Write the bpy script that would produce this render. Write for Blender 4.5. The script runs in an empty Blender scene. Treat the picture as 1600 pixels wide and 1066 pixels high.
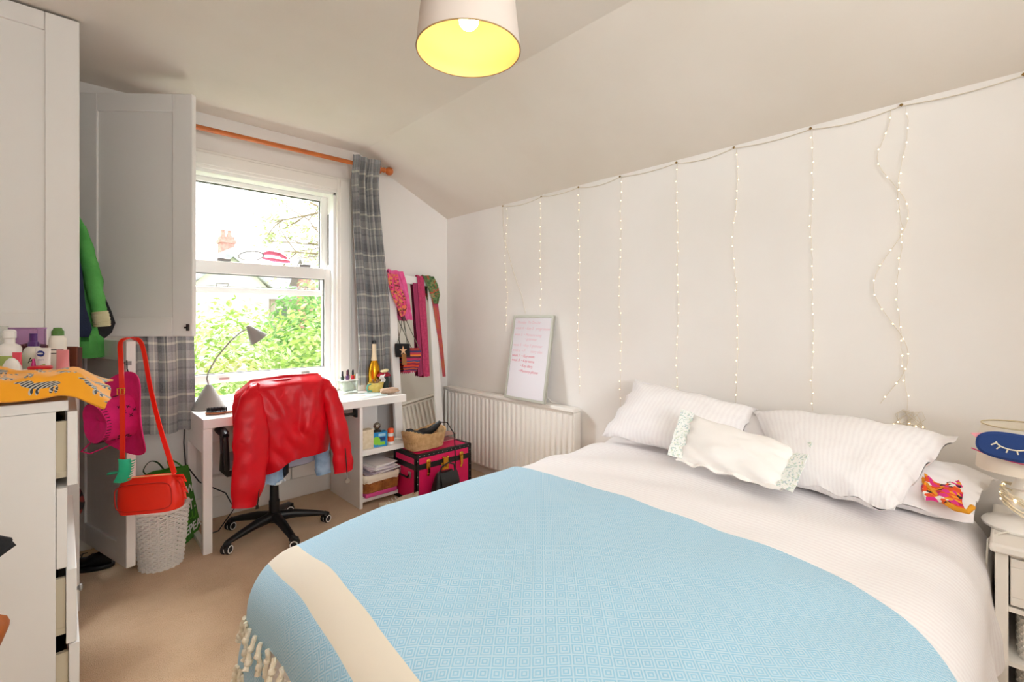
import bpy, math, random
from math import sin, cos, pi, radians, sqrt, atan2, hypot
from mathutils import Vector, Matrix, noise
random.seed(7)
V = Vector
C = bpy.context.scene.collection
SC = bpy.context.scene

# ---------------------------------------------------------------- camera, world, lights, exposure
cam = bpy.data.cameras.new('camera'); camo = bpy.data.objects.new('camera', cam); C.objects.link(camo)
camo.location = (0, 0, 1.327); camo.rotation_euler = (pi/2, 0, radians(-43.5))
cam.sensor_width = 36; cam.lens = 36*739.6/1600; cam.shift_y = -36/1600; cam.clip_start = .02; cam.clip_end = 300
SC.camera = camo
SC.view_settings.view_transform = 'Standard'; SC.view_settings.look = 'None'
SC.view_settings.gamma = 1; SC.view_settings.use_curve_mapping = False
SC.view_settings.exposure = 0.40
SC.cycles.max_bounces = 10; SC.cycles.diffuse_bounces = 6; SC.cycles.transparent_max_bounces = 16
SC.cycles.sample_clamp_indirect = 6
w = bpy.data.worlds.new('World'); SC.world = w; w.use_nodes = True
bg = w.node_tree.nodes['Background']; bg.inputs[0].default_value = (.93, .97, 1, 1); bg.inputs[1].default_value = 2.6

def lamp(name, kind, loc, energy, col, rot=None, **kw):
    l = bpy.data.lights.new(name, kind); l.energy = energy; l.color = col
    for k, v in kw.items(): setattr(l, k, v)
    o = bpy.data.objects.new(name, l); C.objects.link(o); o.location = loc
    if rot: o.rotation_euler = rot
    return o
def aim(loc, to): return tuple((V(to)-V(loc)).to_track_quat('-Z', 'Y').to_euler())
# sun on the garden, high from the left of the house (roof and walls keep it out of the room)
lamp('sun', 'SUN', (0, 0, 20), 1.7, (1, .95, .85), aim((0, 0, 0), (.55, .12, -.8)), angle=.02)
# added area lamp above the sash window, out of view, boosting its daylight
lamp('fill_front', 'AREA', (.9, 4.7, 3.1), 500, (.92, .965, 1), aim((.9, 4.7, 3.1), (1.4, 1.2, .9)), shape='RECTANGLE', size=2.2, size_y=.9)
# added fill lamp outside the made-up window behind the camera
lamp('fill_back', 'AREA', (-2.0, -5, 1.9), 305, (.90, .955, 1), aim((-2.0, -5, 1.9), (1.6, 3, 1.4)), shape='RECTANGLE', size=3.0, size_y=1.6)
# added unseen fill lamp aimed at the ceiling behind the camera, an assumed flash
lamp('fill_bounce', 'AREA', (.45, -.85, 1.95), 34, (.90, .955, 1), aim((.45, -.85, 1.95), (.45, -.80, 2.68)), shape='RECTANGLE', size=.5, size_y=.4)

# ---------------------------------------------------------------- helpers
ORG = {}
def rx(a): return Matrix.Rotation(a, 4, 'X')
def ry(a): return Matrix.Rotation(a, 4, 'Y')
def rz(a): return Matrix.Rotation(a, 4, 'Z')
def tr(x, y, z): return Matrix.Translation((x, y, z))
def frame(o, x, y, z):
    m = Matrix.Identity(4)
    for i, c in enumerate((x, y, z)):
        for j in range(3): m[j][i] = c[j]
    for j in range(3): m[j][3] = o[j]
    return m
def nz(p, s=1.0): return noise.noise(V((p[0]*s, p[1]*s, p[2]*s)))
def sm(t): t = max(0, min(1, t)); return t*t*(3-2*t)
def lerp(a, b, t): return a+(b-a)*t
def interp(tab, z):
    if z <= tab[0][0]: return tab[0][1:]
    for a, b in zip(tab, tab[1:]):
        if z <= b[0]:
            t = (z-a[0])/(b[0]-a[0]); t = t*t*(3-2*t)*.5+t*.5
            return tuple(lerp(p, q, t) for p, q in zip(a[1:], b[1:]))
    return tab[-1][1:]

class MB:
    def __init__(s): s.v = []; s.f = []; s.uv = []; s.T = Matrix.Identity(4)
    def t(s, m): s.T = m; return s
    def av(s, p, uv=(0, 0)):
        s.v.append(tuple(s.T @ V(p))); s.uv.append(uv); return len(s.v)-1
    def box(s, x0, x1, y0, y1, z0, z1):
        b = [s.av(p) for p in ((x0,y0,z0),(x1,y0,z0),(x1,y1,z0),(x0,y1,z0),(x0,y0,z1),(x1,y0,z1),(x1,y1,z1),(x0,y1,z1))]
        s.f += [[b[i] for i in q] for q in ((3,2,1,0),(4,5,6,7),(0,1,5,4),(1,2,6,5),(2,3,7,6),(3,0,4,7))]
        return s
    def cb(s, c, d): return s.box(c[0]-d[0]/2, c[0]+d[0]/2, c[1]-d[1]/2, c[1]+d[1]/2, c[2]-d[2]/2, c[2]+d[2]/2)
    def prism(s, poly, h):   # poly in local xy (ccw), extruded 0..h in z
        n = len(poly); a = [s.av((p[0], p[1], 0)) for p in poly]; b = [s.av((p[0], p[1], h)) for p in poly]
        s.f.append(a[::-1]); s.f.append(b)
        for i in range(n): s.f.append([a[i], a[(i+1) % n], b[(i+1) % n], b[i]])
        return s
    def rings(s, rings, closed=True, cap=True):
        n = len(rings[0]); idx = [[s.av(p) for p in r] for r in rings]
        for a, b in zip(idx, idx[1:]):
            for i in range(n if closed else n-1): s.f.append([a[i], a[(i+1) % n], b[(i+1) % n], b[i]])
        if cap: s.f.append(idx[0][::-1]); s.f.append(idx[-1])
        return s
    def lathe(s, prof, n=24, cap=True):
        return s.rings([[(r*cos(2*pi*i/n), r*sin(2*pi*i/n), z) for i in range(n)] for r, z in prof], cap=cap)
    def tube(s, pts, r, n=8, flat=1.0, cap=True, loop=False):
        pts = [V(p) for p in pts]; m = len(pts); rs = r if isinstance(r, (list, tuple)) else [r]*m
        up = None; R = []
        for i, p in enumerate(pts):
            if loop: t = pts[(i+1) % m]-pts[i-1]
            else: t = pts[min(i+1, m-1)]-pts[max(i-1, 0)]
            if t.length < 1e-9: t = V((0, 0, 1))
            t.normalize()
            if up is None: up = V((0, 0, 1)) if abs(t.z) < .9 else V((0, 1, 0))
            a = up-t*up.dot(t)
            if a.length < 1e-6: a = t.orthogonal()
            a.normalize(); up = a; b = t.cross(a)
            R.append([tuple(p+a*(rs[i]*cos(2*pi*k/n))+b*(rs[i]*flat*sin(2*pi*k/n))) for k in range(n)])
        if loop: R.append(R[0]); cap = False
        return s.rings(R, cap=cap)
    def ball(s, c, r, n=12, m=8):
        if not isinstance(r, (tuple, list)): r = (r, r, r)
        R = []
        for j in range(m+1):
            a = -pi/2+pi*j/m; q = max(cos(a), .02)
            R.append([(c[0]+r[0]*q*cos(2*pi*i/n), c[1]+r[1]*q*sin(2*pi*i/n), c[2]+r[2]*sin(a)) for i in range(n)])
        return s.rings(R)
    def grid(s, fn, nu, nv, thick=0, uv=None):
        P = [[V(fn(i/nu, j/nv)) for i in range(nu+1)] for j in range(nv+1)]
        U = [[uv(i/nu, j/nv) if uv else (i/nu, j/nv) for i in range(nu+1)] for j in range(nv+1)]
        A = [[s.av(P[j][i], U[j][i]) for i in range(nu+1)] for j in range(nv+1)]
        for j in range(nv):
            for i in range(nu): s.f.append([A[j][i], A[j][i+1], A[j+1][i+1], A[j+1][i]])
        if thick:
            B = []
            for j in range(nv+1):
                row = []
                for i in range(nu+1):
                    du = P[j][min(i+1, nu)]-P[j][max(i-1, 0)]; dv = P[min(j+1, nv)][i]-P[max(j-1, 0)][i]
                    n = du.cross(dv)
                    if n.length > 1e-12: n.normalize()
                    row.append(s.av(P[j][i]-n*thick, U[j][i]))
                B.append(row)
            for j in range(nv):
                for i in range(nu): s.f.append([B[j][i+1], B[j][i], B[j+1][i], B[j+1][i+1]])
            for i in range(nu):
                s.f.append([A[0][i+1], A[0][i], B[0][i], B[0][i+1]]); s.f.append([A[nv][i], A[nv][i+1], B[nv][i+1], B[nv][i]])
            for j in range(nv):
                s.f.append([A[j][0], A[j+1][0], B[j+1][0], B[j][0]]); s.f.append([A[j+1][nu], A[j][nu], B[j][nu], B[j+1][nu]])
        return s
    def build(s, name, m, parent=None, bevel=0, sub=0, ang=38, **props):
        me = bpy.data.meshes.new(name)
        o0 = ORG.get(parent.name, V((0, 0, 0))) if parent else V((0, 0, 0))
        me.from_pydata([tuple(V(p)-o0) for p in s.v], [], s.f)
        l = me.uv_layers.new(name='UVMap'); d = [0]*(2*len(me.loops))
        for lp in me.loops: d[2*lp.index], d[2*lp.index+1] = s.uv[lp.vertex_index]
        l.data.foreach_set('uv', d)
        me.polygons.foreach_set('use_smooth', [True]*len(me.polygons))
        me.set_sharp_from_angle(angle=radians(ang))
        me.update()
        ms = m if isinstance(m, (list, tuple)) else [m]
        for q in ms: me.materials.append(q)
        o = bpy.data.objects.new(name, me); C.objects.link(o)
        if parent: o.parent = parent; ORG[o.name] = o0
        else: ORG[o.name] = V((0, 0, 0))
        if bevel:
            b = o.modifiers.new('bevel', 'BEVEL'); b.width = bevel; b.segments = 2; b.limit_method = 'ANGLE'; b.angle_limit = radians(40)
        if sub:
            q = o.modifiers.new('sub', 'SUBSURF'); q.levels = sub; q.render_levels = sub
        for k, q in props.items(): o[k] = q
        return o

def B(x0, x1, y0, y1, z0, z1): return MB().box(x0, x1, y0, y1, z0, z1)
def thing(name, label, cat, loc=(0, 0, 0), group=None):
    o = bpy.data.objects.new(name, None); C.objects.link(o); o.location = loc; o.empty_display_size = .05
    o['label'] = label; o['category'] = cat
    if group: o['group'] = group
    ORG[o.name] = V(loc); return o
def tag(o, label, cat, group=None):
    o['label'] = label; o['category'] = cat
    if group: o['group'] = group
    return o
def struct(o): o['kind'] = 'structure'; return o
def text(name, body, size, m, mt, parent=None, align='LEFT', ext=.0006, shear=0, space=1, off=0):
    c = bpy.data.curves.new(name, 'FONT'); c.body = body; c.size = size; c.align_x = align; c.extrude = ext
    c.shear = shear; c.space_character = space; c.offset = off; c.materials.append(mt); c.resolution_u = 3
    q = bpy.data.objects.new(name, c); C.objects.link(q); bpy.context.view_layer.update()
    me = bpy.data.meshes.new_from_object(q.evaluated_get(bpy.context.evaluated_depsgraph_get()))
    bpy.data.objects.remove(q); bpy.data.curves.remove(c)
    o = bpy.data.objects.new(name, me); C.objects.link(o)
    if not me.materials: me.materials.append(mt)
    if parent:
        o.parent = parent; m = Matrix.Translation(-ORG[parent.name]) @ m; ORG[o.name] = ORG[parent.name]
    o.matrix_local = m
    return o
def dup(root, loc, label=None):
    r = root.copy(); C.objects.link(r); r.location = loc
    if label: r['label'] = label
    for ch in list(root.children):
        c = ch.copy(); C.objects.link(c); c.parent = r
        for g in list(ch.children):
            d = g.copy(); C.objects.link(d); d.parent = c
    return r

# ---------------------------------------------------------------- materials
def lin(h):
    if isinstance(h, str): h = [int(h[i:i+2], 16) for i in (0, 2, 4)]
    return tuple(((c/255)/12.92 if c/255 <= .04045 else ((c/255+.055)/1.055)**2.4) for c in h)+(1,)
def newmat(name):
    m = bpy.data.materials.new(name); m.use_nodes = True
    return m, m.node_tree, m.node_tree.nodes['Principled BSDF']
def N(t, typ, **kw):
    n = t.nodes.new(typ)
    for k, v in kw.items():
        if k == 'ins':
            for i, q in v.items(): n.inputs[i].default_value = q
        else: setattr(n, k, v)
    return n
def math_(t, op, a, b=None, c=None):
    n = t.nodes.new('ShaderNodeMath'); n.operation = op
    for i, q in enumerate((a, b, c)):
        if q is None: continue
        if isinstance(q, (int, float)): n.inputs[i].default_value = q
        else: t.links.new(q, n.inputs[i])
    return n.outputs[0]
def mixc(t, f, a, b):
    n = t.nodes.new('ShaderNodeMix'); n.data_type = 'RGBA'
    for i, q in ((0, f), (6, a), (7, b)):
        if isinstance(q, (int, float)): n.inputs[i].default_value = q
        elif isinstance(q, tuple): n.inputs[i].default_value = q
        else: t.links.new(q, n.inputs[i])
    return n.outputs[2]
def bumpit(t, p, h, strength, dist):
    b = t.nodes.new('ShaderNodeBump'); b.inputs['Strength'].default_value = strength; b.inputs['Distance'].default_value = dist
    t.links.new(h, b.inputs['Height']); t.links.new(b.outputs[0], p.inputs['Normal'])
def mat(name, col, rough=.5, metal=0, var=None, bump=None, spec=.5, coat=0, sheen=0, emit=0, trans=0, alpha=1):
    m, t, p = newmat(name); c = lin(col)
    p.inputs['Base Color'].default_value = c; p.inputs['Roughness'].default_value = rough; p.inputs['Metallic'].default_value = metal
    p.inputs['Specular IOR Level'].default_value = spec; p.inputs['Coat Weight'].default_value = coat; p.inputs['Sheen Weight'].default_value = sheen
    p.inputs['Transmission Weight'].default_value = trans; p.inputs['Alpha'].default_value = alpha
    if emit: p.inputs['Emission Color'].default_value = c; p.inputs['Emission Strength'].default_value = emit
    if var or bump: co = N(t, 'ShaderNodeTexCoord').outputs['Object']
    if var:
        n = N(t, 'ShaderNodeTexNoise', ins={'Scale': var[0], 'Detail': 5}); t.links.new(co, n.inputs['Vector'])
        d = lin(var[1]) if isinstance(var[1], str) else tuple(q*(1-var[1]) for q in c[:3])+(1,)
        r = N(t, 'ShaderNodeMapRange', ins={1: .35, 2: .65}); t.links.new(n.outputs[0], r.inputs[0])
        t.links.new(mixc(t, r.outputs[0], c, d), p.inputs['Base Color'])
    if bump:
        n = N(t, 'ShaderNodeTexNoise', ins={'Scale': bump[0], 'Detail': 4}); t.links.new(co, n.inputs['Vector'])
        bumpit(t, p, n.outputs[0], bump[1], bump[2])
    return m
def uvsplit(t, su=1, sv=1):
    u = N(t, 'ShaderNodeUVMap').outputs[0]; s = N(t, 'ShaderNodeSeparateXYZ'); t.links.new(u, s.inputs[0])
    return math_(t, 'MULTIPLY', s.outputs[0], su), math_(t, 'MULTIPLY', s.outputs[1], sv)
def ramp(t, f, stops, const=False):
    r = N(t, 'ShaderNodeValToRGB'); e = r.color_ramp
    if const: e.interpolation = 'CONSTANT'
    while len(e.elements) > 1: e.elements.remove(e.elements[-1])
    e.elements[0].position = stops[0][0]; e.elements[0].color = lin(stops[0][1])
    for p, c in stops[1:]: q = e.elements.new(p); q.color = lin(c)
    t.links.new(f, r.inputs[0]); return r.outputs[0]

WALL = mat('wall_paint', 'ece7e2', .75, var=(1.1, 'e6e0d9'), bump=(60, .06, .004))
CEIL = mat('ceiling_paint', 'e5dcd1', .85, var=(1.3, 'dfd5c8'), bump=(45, .12, .006))
TRIM = mat('trim_paint', 'efeae2', .4, bump=(25, .03, .004))
WARD = mat('wardrobe_paint', 'eae6e1', .42, bump=(30, .03, .004))
MDF = mat('white_melamine', 'f1eeea', .3)
CREAM = mat('cream_drawer_side', 'd8cdb4', .5)
BLACK = mat('black_plastic', '131315', .4)
BLACKC = mat('black_cloth', '0d0d10', .85, var=(30, '17181c'), bump=(120, .4, .004))
NAVY = mat('navy_cloth', '16233f', .85, bump=(150, .3, .003))
GREENC = mat('green_jersey', '5fb45a', .85, var=(14, '4fa34c'), bump=(160, .3, .003))
BEIGEC = mat('pale_cuff_lining', 'cfc9a0', .85, bump=(140, .3, .003))
REDL = mat('red_leather', 'd6081c', .36, var=(7, 'c20617'), bump=(140, .22, .003), spec=.28)
REDB = mat('red_bag_leather', 'f02a10', .38, bump=(180, .12, .002))
GOLD = mat('gold_metal', 'd9a441', .25, metal=1)
STEEL = mat('steel', 'b9b9b6', .3, metal=1)
DARKM = mat('dark_metal', '3a3835', .4, metal=.8)
DENIM = mat('pale_denim', '9db4cc', .85, var=(22, '7d97b5'), bump=(220, .4, .003))
LILAC = mat('grey_seat_fabric', 'a9a6b6', .9, bump=(200, .4, .003))
WOODO = mat('orange_wood', 'c46a2a', .35, var=(9, 'b35a20'))
WOODB = mat('brush_wood', 'b8794f', .45, var=(18, 'a5653d'))
WOODP = mat('brown_wood', '8a4a24', .45, var=(14, '6e3819'))
GREY = mat('grey_lamp_enamel', '8c8984', .4)
ALU = mat('board_frame', 'b5b3a6', .4, metal=.3)
BOARD = mat('whiteboard_face', 'dcd6da', .22)
PEN = mat('red_pen', 'cf5f74', .6)
PENF = mat('faded_red_pen', 'd9aab3', .6)
PINKH = mat('hot_pink_felt', 'f02280', .8, var=(20, 'e01a72'), bump=(120, .3, .003))
STITCH = mat('black_stitch', '2a0614', .8)
CLIPG = mat('green_clip', '1fae82', .3)
WICKW = mat('white_wicker', 'f0ece6', .55)
WICKB = mat('orange_wicker', 'b9743a', .55, var=(25, '8f5426'))
STRAW = mat('straw', 'd8b384', .7, var=(35, 'c39a68'))
GREENB = mat('green_bag', '3f8a1e', .45, var=(6, '357a18'))
WHITEINK = mat('white_ink', 'f4f6ee', .6)
GREENINK = mat('light_green_ink', '6db33a', .6)
PAPER = mat('paper', 'eee9e8', .7)
PAPERL = mat('lilac_paper', 'ddd2de', .7)
PAPERG = mat('grey_paper', 'b9a9b4', .7)
TRUNK = mat('trunk_pink', 'e3135f', .5, bump=(200, .1, .002))
TRUNKB = mat('trunk_binding', '141214', .45)
BLEATH = mat('black_leather', '121214', .35, bump=(90, .3, .004))
SHOE = mat('sneaker_cloth', 'd6c8b2', .8, var=(20, 'c2b095'))
DUVP = mat('pillow_white', 'f4f1f1', .9, bump=(35, .1, .005))
CUSH = mat('cushion_cream', 'f6f2ee', .9, bump=(90, .1, .003))
MATT = mat('mattress_white', 'eeeae6', .9)
TASS = mat('tassel_cotton', 'f6ecd8', .95, var=(60, 'e6d8bd'), bump=(250, .5, .003))
BLUEM = mat('eye_mask_navy', '173a78', .75, bump=(200, .2, .002))
PINKP = mat('soft_pink', 'eb9fa6', .6)
PINKS = mat('pink_strap', 'd94a78', .6)
CABLEW = mat('white_cable', 'e9e4da', .5)
ROPE = mat('cream_cord', 'eee2c8', .6)
LAMPW = mat('lamp_white', 'f4f1ec', .35)
SHADEO = mat('pendant_shade_outer', 'c6b9ae', .85, bump=(220, .1, .002))
SHADEI = mat('shade_inner_bulb_glow', 'ffd890', .6)  # lining tinted yellow: the bulb's warm glow is put into the colour
SHADER = mat('shade_rim', 'a3875c', .6)
BULB = mat('lit_bulb', 'ffe6bd', .3, emit=22)
FAIRY = mat('lit_fairy_bulb', 'ffe3b0', .3, emit=3.5)
WIRE = mat('fairy_wire', 'd8ccb8', .5)
NAIL = mat('brass_pin', '8a6c3a', .4, metal=.8)
PVC = mat('window_pvc', 'f1efea', .3)
SHADOWG = mat('rubber_seal', '4c4a45', .6)
SKINB = mat('cream_bottle', 'ece6da', .4)
PURP = mat('purple_cap', '54256f', .35)
DGREEN = mat('green_cap', '4d7a33', .4)
WHITEP = mat('white_bottle', 'f4f2ee', .3)
PINKT = mat('pink_tube', 'e78f93', .35)
CORAL = mat('coral_tube', 'ef4f63', .4)
MAGEN = mat('magenta_bottle', 'b51d72', .35)
BROWNL = mat('brown_leather', '6a3420', .5, bump=(80, .2, .003))
NIVB = mat('navy_ink', '1c2f86', .4)
CYAN = mat('sky_ink', '4db9dd', .4)
LIME = mat('lime_ink', 'c9d77a', .4)
REDP = mat('red_plastic', 'd3202c', .35)
LABG = mat('green_label', 'a8bd6a', .5)
DINK = mat('dark_ink', '2c2a30', .6)
GOLDB = mat('gold_bottle', 'd99a1e', .18, metal=.85)
FOIL = mat('cream_foil', 'e6d2b2', .4)
YELB = mat('yellow_basket', 'e8d27a', .6, var=(40, 'd9bd5a'))
TEAL = mat('teal_handle', '5c9a8c', .4)
BLUEBOX = mat('blue_box', '1f8fd0', .35)
DBLUE = mat('dark_blue_ink', '123a7a', .4)
LIMEB = mat('bright_lime_ink', '8fd63a', .4)
ORANGE = mat('orange_cap', 'f0561f', .4)
CARDC = mat('cream_card', 'e8dcc4', .7, var=(40, 'd9c9a8'))
SILV = mat('silver_trinket', '9a938a', .25, metal=.9)
REDCARD = mat('red_folder', 'd41828', .5)
PINKBOX = mat('pink_plastic', 'e2559a', .4)
LINER = mat('cloth_liner', 'efe4d2', .9)
POUCH = mat('beige_pouch', 'c9ad95', .85, var=(50, 'b9997e'), bump=(120, .3, .003))
ROSE = mat('rose_red', 'a3102e', .7)
PINKG = mat('pink_glove', 'ec7893', .6)
CHROMEG = mat('grey_loop', '8f8c8a', .4)
BRICK = mat('far_brick', 'd0a193', .9, var=(6, 'bd8578'))  # brick and slate paled: washed-out outdoor haze put into their colours
SLATE = mat('far_slate', 'b9b7bc', .8, var=(3, 'a5a3aa'))
RENDERW = mat('far_render', 'e8e2d8', .9)
BARK = mat('bark', '8d7c5e', .9, var=(6, '6f6148'))
LAWN = mat('lawn', '8aa860', .95, var=(2, '6f9148'))
MIRROR = mat('mirror_glass', 'dcdcd4', .03, metal=1)

def carpet():
    m, t, p = newmat('carpet_beige'); co = N(t, 'ShaderNodeTexCoord').outputs['Object']
    n = N(t, 'ShaderNodeTexNoise', ins={'Scale': 3.0, 'Detail': 6, 'Roughness': .7}); t.links.new(co, n.inputs[0])
    f = N(t, 'ShaderNodeTexNoise', ins={'Scale': 260, 'Detail': 3}); t.links.new(co, f.inputs[0])
    a = ramp(t, n.outputs[0], [(.3, 'd2b18c'), (.55, 'debf9b'), (.75, 'e5caa7')])
    b = ramp(t, f.outputs[0], [(.3, 'c9ad92'), (.6, 'ffffff')])
    mx = N(t, 'ShaderNodeMix'); mx.data_type = 'RGBA'; mx.blend_type = 'MULTIPLY'; mx.inputs[0].default_value = .45
    t.links.new(a, mx.inputs[6]); t.links.new(b, mx.inputs[7]); t.links.new(mx.outputs[2], p.inputs['Base Color'])
    p.inputs['Roughness'].default_value = .95; p.inputs['Sheen Weight'].default_value = .2
    bumpit(t, p, f.outputs[0], .6, .012); return m
CARPET = carpet()
def plaid():
    m, t, p = newmat('grey_plaid'); u, v = uvsplit(t, 1/.30, 1/.32)
    fu = math_(t, 'FRACT', u); fv = math_(t, 'FRACT', v)
    st = [(0, '77777c'), (.10, '4c4d55'), (.22, '3c3e47'), (.30, '77777c'), (.36, 'd6d2c2'), (.41, '6c6c71'), (.55, '959492'), (.70, 'd4d0c3'), (.735, '888889'), (.86, '585960'), (.9, '92918f')]
    a = ramp(t, fu, st, True); b = ramp(t, fv, st, True)
    c = mixc(t, .5, a, b)
    w1 = N(t, 'ShaderNodeTexNoise', ins={'Scale': 90, 'Detail': 2}); uvn = N(t, 'ShaderNodeUVMap'); t.links.new(uvn.outputs[0], w1.inputs[0])
    c2 = mixc(t, math_(t, 'MULTIPLY', w1.outputs[0], .25), c, lin('e0ddd5'))
    t.links.new(c2, p.inputs['Base Color']); p.inputs['Roughness'].default_value = .9; p.inputs['Sheen Weight'].default_value = .1
    return m
PLAID = plaid()
def blanket_mat():
    m, t, p = newmat('blue_diamond_weave'); u, v = uvsplit(t, 1, 1)   # uv in metres, u from foot hem
    k = 1/.040
    du = math_(t, 'ABSOLUTE', math_(t, 'SUBTRACT', math_(t, 'FRACT', math_(t, 'MULTIPLY', u, k)), .5))
    dv = math_(t, 'ABSOLUTE', math_(t, 'SUBTRACT', math_(t, 'FRACT', math_(t, 'MULTIPLY', v, k)), .5))
    d = math_(t, 'ADD', du, dv)
    s = math_(t, 'SINE', math_(t, 'MULTIPLY', d, 6.2832*4.5))
    s01 = math_(t, 'MULTIPLY_ADD', s, .5, .5)
    n = N(t, 'ShaderNodeTexNoise', ins={'Scale': 14, 'Detail': 6}); uvn = N(t, 'ShaderNodeUVMap'); t.links.new(uvn.outputs[0], n.inputs[0])
    c = mixc(t, s01, lin('88c0dc'), lin('c6dcea'))
    c = mixc(t, math_(t, 'MULTIPLY', n.outputs[0], .45), c, lin('abd0e3'))
    band = math_(t, 'MULTIPLY', math_(t, 'GREATER_THAN', u, .165), math_(t, 'LESS_THAN', u, .262))
    c = mixc(t, band, c, lin('e9decc'))
    t.links.new(c, p.inputs['Base Color']); p.inputs['Roughness'].default_value = .95; p.inputs['Sheen Weight'].default_value = .15
    bumpit(t, p, math_(t, 'MULTIPLY', s01, math_(t, 'SUBTRACT', 1, band)), .2, .003); return m
BLANKET = blanket_mat()
def duvet_mat(name, base, tint, sc=1.0):
    m, t, p = newmat(name); u, v = uvsplit(t, 1, 1)
    n = N(t, 'ShaderNodeTexNoise', ins={'Scale': 16, 'Detail': 3}); uvn = N(t, 'ShaderNodeUVMap'); t.links.new(uvn.outputs[0], n.inputs[0])
    ph = math_(t, 'ADD', math_(t, 'MULTIPLY', u, 340*sc), math_(t, 'MULTIPLY', n.outputs[0], 5))
    s = math_(t, 'MULTIPLY_ADD', math_(t, 'SINE', ph), .5, .5)
    g = N(t, 'ShaderNodeTexNoise', ins={'Scale': 130, 'Detail': 2}); t.links.new(uvn.outputs[0], g.inputs[0])
    s2 = math_(t, 'MULTIPLY', s, g.outputs[0])
    c = mixc(t, s2, lin(base), lin(tint)); t.links.new(c, p.inputs['Base Color'])
    p.inputs['Roughness'].default_value = .95
    bumpit(t, p, s2, .18, .004); return m
DUVET = duvet_mat('duvet_white', 'f5f2f2', 'ebe4e5')
PILLOWS = duvet_mat('pillow_stripe', 'f5f2f2', 'ece7e8', .8)
def vor(name, stops, scale, rough=.9, uv=False):
    m, t, p = newmat(name)
    vo = N(t, 'ShaderNodeTexVoronoi', ins={'Scale': scale})
    co = N(t, 'ShaderNodeUVMap').outputs[0] if uv else N(t, 'ShaderNodeTexCoord').outputs['Object']
    t.links.new(co, vo.inputs['Vector'])
    sp = N(t, 'ShaderNodeSeparateColor'); t.links.new(vo.outputs['Color'], sp.inputs[0])
    t.links.new(ramp(t, sp.outputs[0], stops, True), p.inputs['Base Color']); p.inputs['Roughness'].default_value = rough
    return m
FLORAL = vor('pale_floral_trim', [(0, 'f0f0ec'), (.45, 'e6ebe4'), (.62, 'c3d3cb'), (.74, 'eaeeea'), (.86, 'b9c8cb'), (.93, 'd3dbc8')], 170)
FUNKY = vor('bright_floral', [(0, 'e8551f'), (.25, 'e0308a'), (.45, 'f3efe6'), (.6, 'f2a21c'), (.78, 'c2185b'), (.9, '3a1a24')], 60)
PAISLEY = vor('pink_orange_scarf', [(0, 'e0487f'), (.3, 'e8785a'), (.5, 'c23a5e'), (.7, 'd98a52'), (.85, '7a3a34')], 70)
PINKSCARF = mat('pink_scarf', 'e86aa6', .9, var=(22, 'd94a86'), bump=(90, .4, .004))
MAGSCARF = mat('magenta_ribbon', 'c23a66', .75, var=(60, 'a92c56'), bump=(160, .3, .003))
GREENSC = vor('green_red_scarf', [(0, '5e7a4a'), (.4, '47663c'), (.7, 'b0563a'), (.85, '8a8a5a')], 60)
ORSC = mat('rust_scarf', 'b8623f', .85, var=(14, 'b03a55'), bump=(120, .3, .003))
def stripes_mat():
    m, t, p = newmat('woven_stripes'); u, v = uvsplit(t, 1, 1)
    st = [(0, '8a1f3a'), (.1, 'd0452a'), (.18, '5a2a55'), (.26, 'e0702a'), (.34, '8a1f3a'), (.42, '3d3a6a'), (.5, 'c23a4a'), (.6, 'e8893a'), (.68, '5a1f3a'), (.78, 'b5305a'), (.88, '3a4a7a'), (.94, 'd0552a')]
    t.links.new(ramp(t, math_(t, 'FRACT', math_(t, 'MULTIPLY', v, 1.6)), st, True), p.inputs['Base Color']); p.inputs['Roughness'].default_value = .9
    return m
WOVEN = stripes_mat()
def zebra_mat():
    m, t, p = newmat('orange_zebra_print')
    u, v = uvsplit(t, 1/.13, 1/.085)          # uv in metres; one zebra per cell, alternate rows shifted
    row = math_(t, 'FLOOR', v)
    fu = math_(t, 'FRACT', math_(t, 'ADD', u, math_(t, 'MULTIPLY', row, .45))); fv = math_(t, 'FRACT', v)
    def ell(cx, cy, rx_, ry_):
        a = math_(t, 'DIVIDE', math_(t, 'SUBTRACT', fu, cx), rx_); b = math_(t, 'DIVIDE', math_(t, 'SUBTRACT', fv, cy), ry_)
        return math_(t, 'LESS_THAN', math_(t, 'ADD', math_(t, 'MULTIPLY', a, a), math_(t, 'MULTIPLY', b, b)), 1)
    mask = None
    for e in ((.48, .56, .27, .17), (.22, .70, .10, .17), (.13, .80, .11, .06), (.30, .28, .035, .2), (.40, .26, .03, .2), (.62, .28, .035, .2), (.70, .26, .03, .2)):
        q = ell(*e); mask = q if mask is None else math_(t, 'MAXIMUM', mask, q)
    a = math_(t, 'SUBTRACT', fu, .8); b = math_(t, 'SUBTRACT', fv, .3)
    r = math_(t, 'SQRT', math_(t, 'ADD', math_(t, 'MULTIPLY', a, a), math_(t, 'MULTIPLY', b, b)))
    st = math_(t, 'GREATER_THAN', math_(t, 'SINE', math_(t, 'MULTIPLY', r, 80)), .0)
    z = mixc(t, st, lin('bdb9ae'), lin('3b3d42'))
    t.links.new(mixc(t, mask, lin('f2a318'), z), p.inputs['Base Color']); p.inputs['Roughness'].default_value = .9; p.inputs['Sheen Weight'].default_value = .2
    return m
ZEBRA = zebra_mat()
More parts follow.
